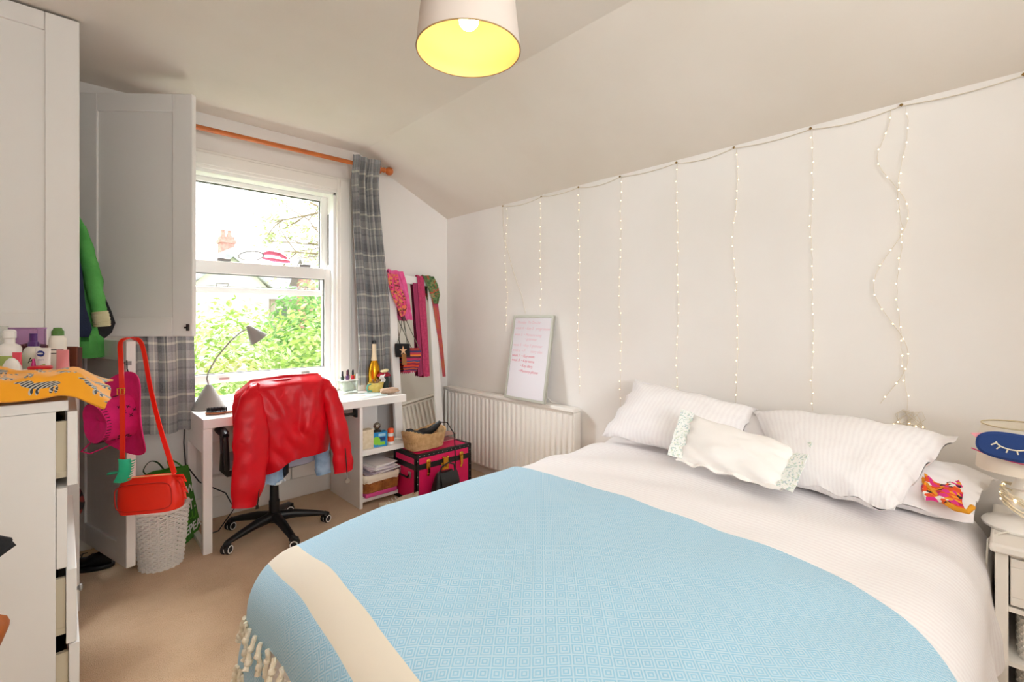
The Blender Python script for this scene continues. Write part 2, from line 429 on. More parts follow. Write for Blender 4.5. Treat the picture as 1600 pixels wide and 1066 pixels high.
def glass_mat(name, col=(1, 1, 1, 1), refl=1.45, mixk=.0):
    m, t, p = newmat(name); t.nodes.remove(p)
    out = t.nodes['Material Output']; tb = N(t, 'ShaderNodeBsdfTransparent', ins={0: col}); g = N(t, 'ShaderNodeBsdfGlossy', ins={1: .02})
    mx = N(t, 'ShaderNodeMixShader', ins={0: .05})
    t.links.new(tb.outputs[0], mx.inputs[1]); t.links.new(g.outputs[0], mx.inputs[2])
    t.links.new(mx.outputs[0], out.inputs[0]); return m
GLASS = glass_mat('window_glass')
CLEAR = glass_mat('clear_plastic', (.9, .92, .9, 1))
PURPLEC = glass_mat('purple_clear_plastic', (.86, .74, .87, 1))
def leaf_mat(name, cols):
    m, t, p = newmat(name); g = N(t, 'ShaderNodeNewGeometry')
    c = ramp(t, g.outputs['Random Per Island'], [(i/len(cols), q) for i, q in enumerate(cols)], True)
    t.links.new(c, p.inputs['Base Color']); p.inputs['Roughness'].default_value = .7
    tl = N(t, 'ShaderNodeBsdfTranslucent'); t.links.new(c, tl.inputs[0]); mx = N(t, 'ShaderNodeMixShader', ins={0: .45})
    t.links.new(p.outputs[0], mx.inputs[1]); t.links.new(tl.outputs[0], mx.inputs[2]); t.links.new(mx.outputs[0], t.nodes['Material Output'].inputs[0])
    return m
LEAFA = leaf_mat('leaves_lime', ['b9d070', 'a4c35a', 'cfdf92', '8fb050', 'dfe8b8'])
LEAFB = leaf_mat('leaves_pale', ['d6dcae', 'c6d19a', 'e6e8cc', 'b4c486', 'a7b97a'])
LEAFC = leaf_mat('leaves_green', ['7fb060', '93bf70', '6f9f54', 'a8cc86', '88b868'])
LEAFD = leaf_mat('leaves_mixed', ['a7c05e', '8aa84a', 'c1cf86', '9a9a5c', '6f9440'])
# ---------------------------------------------------------------- the room
XL, XR, YB, YF = -.66, 2.625, -1.15, 3.65
struct(B(XL-.1, XR+.1, YB-.1, YF+.3, -.06, 0).build('floor', CARPET))
m = MB()
m.t(frame((0, YB-.1, 0), (1, 0, 0), (0, 0, 1), (0, -1, 0))); prof = [(XL-.1, 2.68), (1.743, 2.668), (XR+.1, 2.21), (XR+.1, 2.31), (1.76, 2.77), (XL-.1, 2.78)]
m.prism(prof, -(YF+.3-YB+.1)); m.f = [f[::-1] for f in m.f]
struct(m.build('ceiling', CEIL, ang=15))
struct(B(XR, XR+.1, YB-.1, YF+.3, 0, 2.30).build('wall_right', WALL))
struct(B(XL-.1, XL, YB-.1, YF+.3, 0, 2.75).build('wall_left', WALL))
WX0, WX1, WZ0, WZ1 = .545, 1.557, .76, 2.31
def fit(m):   # clip wall tops to the ceiling line so that nothing pokes out above the roof
    m.v = [(x, y, min(z, 2.72 if x < 1.76 else 2.70-(x-1.76)*.50)) for x, y, z in m.v]; return m
m = B(XL, WX0, YF, YF+.3, 0, 2.75); m.box(WX0, WX1, YF, YF+.3, 0, WZ0-.03); m.box(WX0, WX1, YF, YF+.3, WZ1, 2.75)
m.box(WX1, 1.76, YF, YF+.3, 0, 2.75); m.box(1.76, XR, YF, YF+.3, 0, 2.75)
struct(fit(m).build('wall_front', WALL))
m = B(XL, -.3, YB-.1, YB, 0, 2.75); m.box(-.3, 1.15, YB-.1, YB, 0, 1.05); m.box(-.3, 1.15, YB-.1, YB, 2.45, 2.75); m.box(1.15, 1.76, YB-.1, YB, 0, 2.75); m.box(1.76, XR, YB-.1, YB, 0, 2.75)
struct(fit(m).build('wall_back', WALL))
b2 = struct(B(-.3, 1.15, YB-.08, YB-.03, 1.05, 1.10).build('added_window', PVC))  # made-up unseen window, its opening sized to shape the back fill light
m = MB()
for x in (-.3, .40, 1.10): m.box(x, x+.05, YB-.08, YB-.03, 1.10, 2.40)
m.box(-.3, 1.15, YB-.08, YB-.03, 2.40, 2.45); m.build('frame', PVC, b2, bevel=.004)
m = MB(); m.box(-.28, 1.13, YB-.06, YB-.055, 1.08, 2.42).build('pane', GLASS, b2)
# skirting
for nm, bx in (('baseboard_front', (.06, 2.6, YF-.02, YF, 0, .15)), ('baseboard_right', (XR-.02, XR, YB, YF-.02, 0, .15)), ('baseboard_left', (XL, XL+.02, YB, 2.9, 0, .15))):
    o = struct(B(*bx).build(nm, TRIM, bevel=.006))
struct(B(.66, 1.20, YF-.06, YF-.001, .152, .285).build('trim_1', TRIM, bevel=.006))
struct(B(1.206, 1.488, YF-.06, YF-.001, .152, .285).build('trim_2', TRIM, bevel=.006))

# ---------------------------------------------------------------- sash window
win = struct(B(WX0-.12, WX1+.12, 3.60, 3.70, WZ0-.045, WZ0).build('window_1', TRIM, bevel=.006))
for x0, x1 in ((WX0-.12, WX0), (WX1, WX1+.12)): B(x0, x1, 3.628, YF, WZ0, 2.43).box(x0+.02, x1-.02, 3.615, 3.628, WZ0, 2.41).build('architrave', TRIM, win, bevel=.005)
B(WX0, WX1, 3.628, YF, WZ1, 2.43).box(WX0, WX1, 3.615, 3.628, WZ1+.02, 2.41).build('head_trim', TRIM, win, bevel=.005)
B(WX0, WX1, 3.655, 3.66, WZ1-.006, WZ1).build('head_shadow_gap', SHADOWG, win)
for x0, x1 in ((WX0, WX0+.022), (WX1-.022, WX1)): B(x0, x1, 3.65, 3.86, WZ0, WZ1).build('jamb', PVC, win, bevel=.003)
B(WX1-.024, WX1-.021, 3.735, 3.755, 1.75, 2.15).build('sash_channel', SHADOWG, win)
B(WX0, WX1, 3.65, 3.88, WZ1-.02, WZ1).build('jamb_head', PVC, win)
B(WX0, WX1, 3.65, 3.95, WZ0-.03, WZ0+.005).build('outer_sill', PVC, win)
def sash(nm, y0, y1, z0, z1, st, top, bot):
    a, b = WX0+.022, WX1-.022
    s = B(a, a+st, y0, y1, z0, z1).build(nm, PVC, win, bevel=.005)
    B(b-st, b, y0, y1, z0, z1).build('stile', PVC, s, bevel=.005)
    B(a+st, b-st, y0, y1, z1-top, z1).build('top_rail', PVC, s, bevel=.005)
    B(a+st, b-st, y0, y1, z0, z0+bot).build('bottom_rail', PVC, s, bevel=.005)
    m = MB()
    for bx in ((a+st, a+st+.005, z0+bot, z1-top), (b-st-.005, b-st, z0+bot, z1-top)): m.box(bx[0], bx[1], y0+.012, y1-.012, bx[2], bx[3])
    m.box(a+st, b-st, y0+.012, y1-.012, z0+bot, z0+bot+.005); m.box(a+st, b-st, y0+.012, y1-.012, z1-top-.005, z1-top)
    m.build('seal', SHADOWG, s)
    B(a+st, b-st, (y0+y1)/2-.003, (y0+y1)/2+.003, z0+bot, z1-top).build('pane', GLASS, s)
    return s
up = sash('upper_sash', 3.765, 3.815, 1.500, 2.29, .052, .035, .045)
lo = sash('lower_sash', 3.70, 3.75, .885, 1.715, .046, .085, .06)
for x in (.80, 1.34):
    MB().tube([(x-.035, 3.765, 1.545), (x-.035, 3.74, 1.565), (x+.035, 3.74, 1.565), (x+.035, 3.765, 1.545)], .005, 6).build('sash_lift', CHROMEG, up)
    B(x-.04, x+.04, 3.70, 3.735, 1.717, 1.735).build('sash_catch', CHROMEG, lo, bevel=.003)
    B(x-.03, x+.03, 3.693, 3.70, .903, .918).build('lift_plate', STEEL, lo, bevel=.002)
    B(x-.045, x+.045, 3.757, 3.765, 2.262, 2.275).build('tilt_latch', PVC, up, bevel=.002)

# ---------------------------------------------------------------- curtain pole and curtains
pole = thing('curtain_pole', 'orange wooden curtain pole with round finial above the sash window', 'curtain pole', (1.1, 3.53, 2.535))
MB().tube([(.28, 3.53, 2.53), (1.90, 3.53, 2.537)], .0165, 14).build('rod', WOODO, pole)
m = MB(); m.t(tr(1.90, 3.53, 2.537) @ ry(pi/2)); m.lathe([(.0165, -.01), (.022, 0), (.022, .008), (.013, .014), (.013, .022), (.024, .03), (.032, .042), (.034, .055), (.03, .07), (.018, .082), (.004, .087)], 18)
m.build('finial', WOODO, pole)
m = MB(); m.t(tr(1.862, 3.53, 2.537) @ ry(pi/2)); m.lathe([(.024, 0), (.026, .006), (.024, .012)], 16); m.build('ring', WOODO, pole)
for x in (.40, 1.875):
    m = MB(); m.tube([(x, 3.648, 2.52), (x, 3.56, 2.52), (x, 3.53, 2.515)], .011, 10); m.t(tr(x, 3.648, 2.52) @ rx(pi/2)); m.lathe([(.03, 0), (.03, .012), (.02, .018)], 16); m.build('bracket', WOODO, pole)
def curtain(label, top, bot, zt, zb, nf, clothw, seed, amp=.035):
    def fn(u, v):
        z = lerp(zt, zb, v); k = sm(v*1.1)
        x = lerp(lerp(top[0], top[1], u), lerp(bot[0], bot[1], u), k)
        a = amp*(.75+.35*nz((u*3, v*1.5, seed)))
        ph = u*nf*2*pi+.9*nz((u*2, v*1.2, seed+5))
        return (x+.012*sin(ph*2+1)*v, 3.545-.052*(1-sm(v*9))+a*sin(ph)*(.45+.55*sm(v*9))-.07*v+.012*nz((u*6, v*4, seed)), z+.006*sin(u*9))
    o = MB().grid(fn, 90, 46, thick=.003, uv=lambda u, v: (u*clothw+.07*seed, v*(zt-zb))).build('curtain', PLAID)
    return tag(o, label, 'curtain')
curtain('grey plaid curtain gathered beside the mirror at the window right side', (1.625, 1.855), (1.665, 1.95), 2.59, .80, 4, 1.5, 1, .036)
curtain('grey plaid curtain whose lower end shows under the open wardrobe door', (.22, .56), (.30, .585), 2.58, .64, 3, 1.15, 2, .03)

# ---------------------------------------------------------------- wardrobe
wd = thing('wardrobe', 'white panelled wardrobe with two open doors left of the window', 'wardrobe', (-.3, 3.25, 0))
Y0 = 2.90; ZT = 2.665
B(-.62, .055, Y0+.012, Y0+.032, 0, ZT).build('end_panel', WARD, wd)
for x0, x1 in ((-.62, -.48), (-.057, .055)): B(x0, x1, Y0, Y0+.036, 0, ZT).build('stile', WARD, wd, bevel=.003)
for z0, z1 in ((2.586, ZT), (1.08, 1.352), (0, .12)): B(-.479, -.058, Y0, Y0+.03, z0, z1).build('rail', WARD, wd, bevel=.003)
m = B(-.62, -.60, Y0+.04, 3.62, 0, ZT); m.box(-.62, .04, 3.60, 3.635, 0, ZT); m.box(-.60, .04, Y0+.04, 3.60, 1.19, 1.215); m.box(-.60, .04, Y0+.04, 3.6, .06, .09); m.box(-.60, .05, Y0+.04, 3.6, 2.60, 2.625)
m.build('carcass', WARD, wd)
MB().tube([(-.14, Y0+.04, 2.06), (-.14, 3.6, 2.06)], .014, 10).build('hanging_rail', STEEL, wd)
def wdoor(th, z0, z1, t, W=.637):
    a = radians(th); d = V((sin(a), -cos(a), 0)); n = V((cos(a), sin(a), 0)); M = frame((.055, 3.595, 0), d, n, (0, 0, 1))
    s = .112
    dr = MB().t(M).box(s-.01, W-s+.01, t*.3, t*.7, z0+.1, z1-.1).build('door', WARD, wd)
    for x0, x1 in ((.004, s), (W-s, W)): MB().t(M).box(x0, x1, 0, t, z0, z1).build('stile', WARD, dr, bevel=.004)
    for q0, q1 in ((z0, z0+.108), (z1-.1, z1)): MB().t(M).box(s, W-s, .001, t-.001, q0, q1).build('rail', WARD, dr, bevel=.003)
    return dr, M
du, MU = wdoor(48, 1.223, 2.588, .034)
MB().t(MU).box(.597, .618, -.010, 0, 1.268, 1.278).box(.612, .622, -.016, 0, 1.255, 1.292).build('latch', DARKM, du, bevel=.001)
dl, ML = wdoor(15.5, .097, 1.214, .040)
MB().t(ML).box(.61, .64, -.004, .0, 1.10, 1.112).box(.634, .642, 0, .02, 1.095, 1.115).build('catch', CHROMEG, dl)

# ---------------------------------------------------------------- chest of drawers
ch = thing('chest_of_drawers', 'white chest of four drawers pulled slightly open beside the wardrobe', 'chest of drawers', (-.23, 2.3, 0))
B(-.45, -.015, 1.90, 1.925, 0, 1.055).build('side_panel', MDF, ch, bevel=.001)
B(-.45, -.015, 2.675, 2.70, 0, 1.055).build('side_panel', MDF, ch, bevel=.001)
B(-.45, -.44, 1.925, 2.675, .02, 1.055).build('back_panel', MDF, ch)
B(-.45, .012, 1.898, 2.702, 1.056, 1.086).build('top', MDF, ch, bevel=.002)
for z0, z1, x in ((.835, 1.052, .009), (.597, .83, -.0135), (.372, .588, .007), (.12, .367, .013)):
    sx = x-.001
    m = B(-.42, sx, 1.928, 1.942, z0+.02, z1-.03).box(-.42, sx, 2.658, 2.672, z0+.02, z1-.03).box(-.42, -.406, 1.942, 2.658, z0+.02, z1-.03).box(-.406, sx, 1.942, 2.658, z0+.022, z0+.03)
    m.box(-.38, sx, 1.926, 1.928, z0+.035, z0+.04)
    d = m.build('drawer', CREAM, ch)
    B(x, x+.023, 1.902, 2.698, z0, z1).build('drawer_front', MDF, d, bevel=.0015)
    if z0 == .372:
        q = MB(); q.t(tr(x+.023, 2.30, .36) @ ry(pi/2)); q.lathe([(.006, 0), (.006, .01), (.013, .014), (.011, .02), (.003, .022)], 14); q.build('knob', CHROMEG, d)
def lump(name, label, cat, c, r, m_, seed, group=None, n=20):
    b = MB(); R = []
    for j in range(n+1):
        a = -pi/2+pi*j/n; q = max(cos(a), .03)**.6; row = []
        for i in range(24):
            t = 2*pi*i/24; k = 1+.25*nz((cos(t)*2+seed, sin(t)*2, sin(a)*2))
            cx = abs(cos(t))**.6*(1 if cos(t) > 0 else -1); cy = abs(sin(t))**.6*(1 if sin(t) > 0 else -1)
            row.append((c[0]+r[0]*q*k*cx, c[1]+r[1]*q*k*cy, c[2]+r[2]*sin(a)*(.8+.3*nz((cx*2, cy*4+seed, 0)))))
        R.append(row)
    return tag(b.rings(R).build(name, m_), label, cat, group)
lump('folded_clothes', 'black clothes filling the top open drawer of the white chest', 'clothes', (-.17, 2.29, .95), (.17, .30, .09), BLACKC, 1)
lump('folded_clothes', 'dark clothes in the second open drawer of the chest', 'clothes', (-.19, 2.29, .71), (.17, .30, .085), BLACKC, 2)
lump('folded_clothes', 'black clothes in the third open drawer of the chest', 'clothes', (-.17, 2.29, .49), (.16, .30, .085), BLACKC, 3)
lump('folded_clothes', 'navy-black clothes in the lowest open drawer of the chest', 'clothes', (-.16, 2.29, .26), (.16, .30, .088), NAVY, 4)

# ---------------------------------------------------------------- desk
dk = thing('desk', 'white writing desk with open shelves under the sash window', 'desk', (1.2, 3.37, 0))
DX0, DX1, DY0, DY1 = .568, 1.857, 3.10, 3.598
B(DX0, DX1, DY0, DY1, .705, .757).build('desktop', MDF, dk, bevel=.002)
B(DX0, DX0+.045, DY0+.001, DY0+.05, 0, .704).build('leg', MDF, dk, bevel=.0015)
B(DX0, DX0+.045, DY1-.05, DY1, 0, .704).build('leg', MDF, dk, bevel=.0015)
B(DX0+.002, DX0+.04, DY0+.05, DY1-.05, .56, .704).build('side_apron', MDF, dk)
B(DX0+.006, DX0+.036, DY0+.05, DY1-.05, 0, .025).build('foot_rail', MDF, dk)
B(DX0+.045, 1.49, DY1-.02, DY1-.004, .52, .704).build('back_apron', MDF, dk)
B(1.49, 1.513, DY0+.001, DY1-.01, 0, .704).build('divider', MDF, dk, bevel=.001)
B(1.514, 1.855, DY0+.004, 3.42, .362, .400).build('shelf', MDF, dk, bevel=.0015)
B(1.514, 1.79, DY0+.004, 3.42, .04, .065).build('shelf', MDF, dk, bevel=.0015)
B(1.514, 1.79, 3.42, 3.44, 0.0, .704).build('back_panel', MDF, dk)
m = MB().tube([(1.40, 3.16, .655), (1.45, 3.15, .66), (1.484, 3.15, .66)], .009, 8); m.box(1.476, 1.489, 3.13, 3.18, .635, .69); m.tube([(1.36, 3.20, .67), (1.484, 3.17, .645)], .006, 6)
m.build('drawer_runner', DARKM, dk)

# ---------------------------------------------------------------- radiator
ra = thing('radiator', 'white ribbed panel radiator below the leaning whiteboard', 'radiator', (2.58, 2.8, .06))
B(2.555, 2.605, 2.065, 3.555, .085, .675).build('panel', TRIM, ra, bevel=.006)
rib0 = None
for i in range(28):
    y = 2.095+i*(1.43/27)
    if rib0 is None:
        m = MB(); m.t(tr(2.555, y, 0)); m.prism([(.002, -.02), (.002, .02), (-.008, .014), (-.012, 0), (-.008, -.014)][::-1], 1)
        m.v = [(a, b, .10 if c < .5 else .655) for a, b, c in m.v]
        rib0 = m.build('rib', TRIM, ra, ang=70)
    else:
        r = rib0.copy(); C.objects.link(r); r.location.y = rib0.location.y+(y-2.095)
B(2.53, 2.61, 2.055, 3.565, .675, .703).build('top_grille', TRIM, ra, bevel=.006)
for y0, y1 in ((2.055, 2.064), (3.556, 3.565)): B(2.535, 2.608, y0, y1, .09, .675).build('end_cover', TRIM, ra, bevel=.003)
m = MB().tube([(2.59, 3.55, .12), (2.59, 3.585, .12), (2.59, 3.585, 0)], .009, 8); m.ball((2.59, 3.585, .12), .022)
m.build('valve', TRIM, ra)
MB().tube([(2.57, 2.075, .11), (2.57, 2.04, .11), (2.57, 2.04, 0.0)], .008, 8).build('pipe', TRIM, ra)

# ---------------------------------------------------------------- ceiling pendant
pc = V((.852, 1.08, 0))
pd = thing('pendant_light', 'pendant light with pale drum shade and yellow lit inside', 'ceiling light', (.852, 1.08, 2.67))
m = MB().t(tr(pc.x, pc.y, 0)); m.lathe([(.003, 2.672), (.05, 2.672), (.05, 2.655), (.03, 2.635), (.006, 2.63)], 24); m.build('ceiling_rose', LAMPW, pd)
MB().tube([(pc.x, pc.y, 2.635), (pc.x, pc.y, 2.27)], .004, 8).build('cord', LAMPW, pd)
R0, R1, ZB, ZS = .150, .124, 2.10, 2.345
MB().t(tr(pc.x, pc.y, 0)).lathe([(R0, ZB), (R1, ZS)], 64, cap=False).build('shade', SHADEO, pd)
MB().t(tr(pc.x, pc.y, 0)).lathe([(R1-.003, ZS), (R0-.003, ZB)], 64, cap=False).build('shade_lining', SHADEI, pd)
MB().tube([(pc.x+(R0-.001)*cos(2*pi*i/64), pc.y+(R0-.001)*sin(2*pi*i/64), ZB) for i in range(64)], .0022, 6, loop=True).build('rim', SHADER, pd)
MB().tube([(pc.x+(R1-.001)*cos(2*pi*i/48), pc.y+(R1-.001)*sin(2*pi*i/48), ZS) for i in range(48)], .002, 6, loop=True).build('top_ring', SHADER, pd)
m = MB()
for k in range(3):
    a = 2*pi*k/3+.5; m.tube([(pc.x+.02*cos(a), pc.y+.02*sin(a), 2.262), (pc.x+(R1-.003)*cos(a), pc.y+(R1-.003)*sin(a), ZS-.004)], .002, 6)
m.build('spider', LAMPW, pd)
MB().t(tr(pc.x, pc.y, 0)).lathe([(.006, 2.285), (.02, 2.28), (.02, 2.235), (.016, 2.23)], 18).build('lampholder', LAMPW, pd)
MB().t(tr(pc.x, pc.y, 0)).lathe([(.013, 2.232), (.015, 2.222), (.024, 2.208), (.029, 2.193), (.027, 2.178), (.018, 2.167), (.003, 2.162)], 20).build('bulb', BULB, pd)
# ---------------------------------------------------------------- bed
bed = thing('bed', 'double bed frame and mattress hidden under the white duvet', 'bed', (1.5, .9, 0))
BX0, BX1, BY0, BY1 = .60, 2.60, .18, 1.60
B(BX0, BX1, BY0, BY1, .36, .515).build('mattress', MATT, bed, bevel=.04)
B(BX0-.02, BX1, BY0-.01, BY1+.01, .20, .355).build('side_frame', TRIM, bed, bevel=.01)
for x in (BX0+.05, BX1-.1):
    for y in (BY0+.05, BY1-.1): B(x, x+.05, y, y+.05, 0, .199).build('leg', TRIM, bed)
IX0, IX1, IY0, IY1, RR = .58, 2.47, .20, 1.60, .155
def top_z(x, y):
    e = 1-((y-.9)/.75)**2; f = 1-max(0, (1.0-x)/.5)**2 if x < 1.0 else 1
    z = .600+.035*max(0, e)*max(0, f)
    z -= .066*max(0, 1-hypot(x-.50, y-1.68)/.42)**1.3
    z += .010*nz((x*2.2, y*2.2, 3))+.006*nz((x*5, y*7, 9))
    if x > 1.5: z += .016*sin((x*.9+y*.25)*22+2*nz((x*2, y*2, 1)))*sm((x-1.6)/.3)*.55
    return z
def drape(x, y, off=0, fold=1.0, r=RR):
    px = max(IX0, min(IX1, x)); py = max(IY0, min(IY1, y)); ox, oy = x-px, y-py; s = hypot(ox, oy); z = top_z(px, py)+off
    if s < 1e-6: return V((x, y, z))
    dx, dy = ox/s, oy/s; rr = r+off
    if s < rr*pi/2: h, d = rr*sin(s/rr), rr-rr*cos(s/rr)
    else:
        k = s-rr*pi/2; h, d = rr+.06*k, rr+k
        tpos = px*9+py*9+atan2(oy, ox)*1.4
        h += fold*.02*sin(tpos*1.7+2*nz((px*2, py*2, 4)))*sm(k/.15)
    return V((px+dx*h, py+dy*h, z-d))
DX = (.02, 2.56); DY = (-.26, 2.02)
def duv(u, v):
    x = lerp(DX[0], DX[1], u); y = lerp(DY[0], DY[1], v)
    p = drape(x, y); return p
dv = MB().grid(duv, 110, 110, thick=.02, uv=lambda u, v: (lerp(DX[0], DX[1], u), lerp(DY[0], DY[1], v))).build('duvet', DUVET)
tag(dv, 'white patterned duvet spread over the double bed', 'duvet')
# blue blanket: a flat sheet in metres (u from the foot hem, v across) laid over the duvet
def HEM(y): return .28+.07*(y-1.24)
def xe(y):
    e = 1.545+.04*sm((y-1)/.7)+.006*sin(y*6)
    if y < .42: e -= .85*(.42-y)**1.5
    return e
def bl(u, v):
    y = lerp(-.22, 1.985, v); x = lerp(HEM(y), xe(y), u)
    return drape(x, y, .014, fold=1.0)
def bluv(u, v):
    y = lerp(-.22, 1.985, v); return (lerp(HEM(y), xe(y), u)-HEM(y), y)
bk = MB().grid(bl, 110, 130, thick=.006, uv=bluv).build('blanket', BLANKET)
tag(bk, 'light blue diamond weave blanket with cream stripe and tassels on the bed', 'blanket')
def tassel(p, L, seed):
    m = MB(); r = random.Random(seed); pts = [V(p)]; d = V((r.uniform(-.25, .1), r.uniform(-.3, .3), -1))
    for i in range(1, 9):
        q = pts[-1]+V((r.uniform(-.004, .004), r.uniform(-.004, .004), 0))+d*L/8; pts.append(q)
    m.tube(pts, [.006, .0075, .007, .009, .0065, .008, .011, .007, .010], 7)
    m.ball(tuple(pts[3]), .0105, 8, 6); m.ball(tuple(pts[6]), .012, 8, 6)
    return m.build('tassel', TASS, bk)
k = 0
y = -.20
while y < 1.97:
    p = drape(HEM(y), y, .014); tassel(p+V((-.006, 0, .004)), .070+.02*random.random(), k); k += 1; y += .055
x = HEM(1.985)+.03
while x < 1.5:
    p = drape(x, 1.985, .014); tassel(p+V((0, .006, .004)), .08+.02*random.random(), k); k += 1; x += .055

# the far corner is doubled: a lower flap with its own tassels
MB().grid(lambda u, v: drape(lerp(HEM(1.7)+.05, .165+.03*v, u), lerp(1.42, 2.02, v), .006, r=RR), 16, 30, thick=.005, uv=lambda u, v: (.01+.1*u, v*.6)).build('lower_flap', BLANKET, bk)
for i in range(13):
    v = i/12; tassel(drape(.168+.03*v, lerp(1.43, 2.01, v), .008)+V((-.005, 0, .004)), .065+.02*random.random(), 90+i)

# ---------------------------------------------------------------- pillows
def pillow(name, label, bl_, br_, tl_, tr_, th, mt, seed, group=None, n=26, build=True, crease=1.0):
    bl_, br_, tl_, tr_ = map(V, (bl_, br_, tl_, tr_))
    nrm = ((br_-bl_).cross(tl_-bl_)).normalized()
    def pt(s, t, side):
        a = (s+1)/2; b = (t+1)/2
        pin = 1-.05*((1-s*s)*abs(t)**3 + 0)   # edges bow inward between the corners
        pin2 = 1-.05*((1-t*t)*abs(s)**3)
        a2 = (s*pin2+1)/2; b2 = (t*pin+1)/2
        p = bl_.lerp(br_, a2).lerp(tl_.lerp(tr_, a2), b2)
        bulge = max(0, (1-abs(s)**2.4)*(1-abs(t)**2.4))**.55
        w_ = crease*(.010*nz((s*2.2+seed, t*2.2, side))+.006*nz((s*6+seed, t*6, side+3)))
        ed = (1-bulge)*crease
        w_ += ed*.010*sin((s*5+t*6)*2+seed)
        return p+nrm*(side*th/2*bulge+w_)
    m = MB()
    for side in (1, -1):
        if side == 1: m.grid(lambda u, v: pt(2*u-1, 2*v-1, 1), n, n, uv=lambda u, v: (u*.7, v*.48))
        else: m.grid(lambda u, v: pt(1-2*u, 2*v-1, -1), n, n, uv=lambda u, v: (u*.7, v*.48))
    o = m.build(name, mt, ang=180)
    wl = o.modifiers.new('weld', 'WELD'); wl.merge_threshold = .0008
    tag(o, label, 'pillow', group)
    return o, pt
pillow('pillow', 'white striped pillow leaning on the wall at the far side of the bed', (2.215, 1.60, .665), (2.17, .86, .665), (2.50, 1.55, .955), (2.52, .87, .875), .17, PILLOWS, 1)
pillow('pillow', 'white pillow lying flat beneath the large one nearest the bedside table', (2.14, .78, .665), (2.20, .085, .645), (2.53, .80, .80), (2.48, .03, .745), .13, DUVP, 2)
pillow('pillow', 'large plump striped pillow in front near the bedside table', (2.06, .64, .69), (2.00, .265, .685), (2.47, .88, .875), (2.44, .135, .885), .19, PILLOWS, 3)
pillow('pillow', 'white pillow standing half hidden behind the small cream cushion', (2.36, 1.0, .67), (2.33, .40, .67), (2.535, .98, .86), (2.53, .35, .85), .13, DUVP, 4)
# small cushion with printed ruffles at both ends
cu, cpt = pillow('cushion', 'small cream cushion with pale floral ruffled ends in front of the pillows', (2.00, 1.025, .685), (1.93, .585, .685), (2.185, 1.055, .865), (2.17, .575, .80), .12, CUSH, 5, n=22)
cu['category'] = 'cushion'
for s0, sgn in ((-1, -1), (1, 1)):
    def rf(u, v, s0=s0, sgn=sgn):
        a = cpt(s0*.97, -.97, 0).lerp(cpt(s0*.97, .97, 0), v); b = cpt(s0*.80, -.97, 0).lerp(cpt(s0*.80, .97, 0), v); d = (a-b).normalized()
        wv = .004*sin(v*19+sgn)*u
        return a-d*.012+d*(u*.062)+V((-.35*wv, 0, wv+.010))+V((-.012*u, 0, .012*u*sm((v-.8)*4)))
    MB().grid(rf, 6, 30, thick=.003).build('ruffle', FLORAL, cu)
def hem(u, v):
    a = cpt(2*u-1, -.985, 0); return a+V((-.02*v, 0, -.006*v+.006*sin(u*26)*v+.008))
MB().grid(hem, 40, 3, thick=.003).build('hem_frill', CUSH, cu)
# bright folded garment tucked between pillows
def fg(u, v):
    return (2.44-.29*u+.008*sin(v*8), .245-.10*v-.045*u+.006*sin(u*9), .772-.055*u-.018*v+.006*sin(v*6+u*5)+.006*nz((u*5, v*5, 2)))
gm = MB().grid(fg, 18, 14, thick=.012).build('patterned_garment', FUNKY)
tag(gm, 'bright pink and orange floral garment tucked under the right pillow', 'clothes')
m = MB(); m.tube([(2.40, .262, .752), (2.33, .235, .742), (2.24, .205, .724), (2.17, .165, .708), (2.125, .125, .700), (2.11, .095, .704), (2.135, .085, .716)], .0085, 8); m.build('yellow_trim', mat('mustard_trim', 'e39a1c', .8), gm)['label'] = 'mustard yellow piped edge'

# ---------------------------------------------------------------- bedside table
bs = thing('bedside_table', 'white bedside table with a drawer and wicker baskets by the bed', 'bedside table', (2.38, -.17, 0))
SX0, SX1, SY0, SY1 = 2.15, 2.60, -.40, .035
B(SX0-.015, SX1, SY0-.015, SY1+.012, .585, .615).build('top', TRIM, bs, bevel=.008)
for y0, y1 in ((SY0, SY0+.03), (SY1-.03, SY1)):
    for x0, x1 in ((SX0, SX0+.03), (SX1-.04, SX1-.01)): B(x0, x1, y0, y1, 0, .584).build('leg', TRIM, bs, bevel=.003)
m = MB()
for y in (SY0+.008, SY1-.016): m.box(SX0+.03, SX1-.04, y, y+.008, .08, .58)
m.build('side_panel', TRIM, bs)
for z in (.07, .235, .405): B(SX0+.005, SX1-.02, SY0+.008, SY1-.008, z, z+.015).build('shelf', TRIM, bs)
d = B(SX0+.012, SX1-.06, SY0+.034, SY1-.034, .425, .578).build('drawer', TRIM, bs)
for bx in ((.428, .455), (.548, .575)): B(SX0+.002, SX0+.012, SY0+.034, SY1-.034, bx[0], bx[1]).build('drawer_rail', TRIM, d, bevel=.002)
for y0, y1 in ((SY0+.034, SY0+.07), (SY1-.07, SY1-.034)): B(SX0+.002, SX0+.012, y0, y1, .455, .548).build('drawer_stile', TRIM, d, bevel=.002)
m = MB(); m.t(tr(SX0+.012, -.18, .50) @ ry(-pi/2)); m.lathe([(.006, 0), (.006, .015), (.015, .022), (.014, .032), (.003, .036)], 16); m.build('knob', TRIM, d)
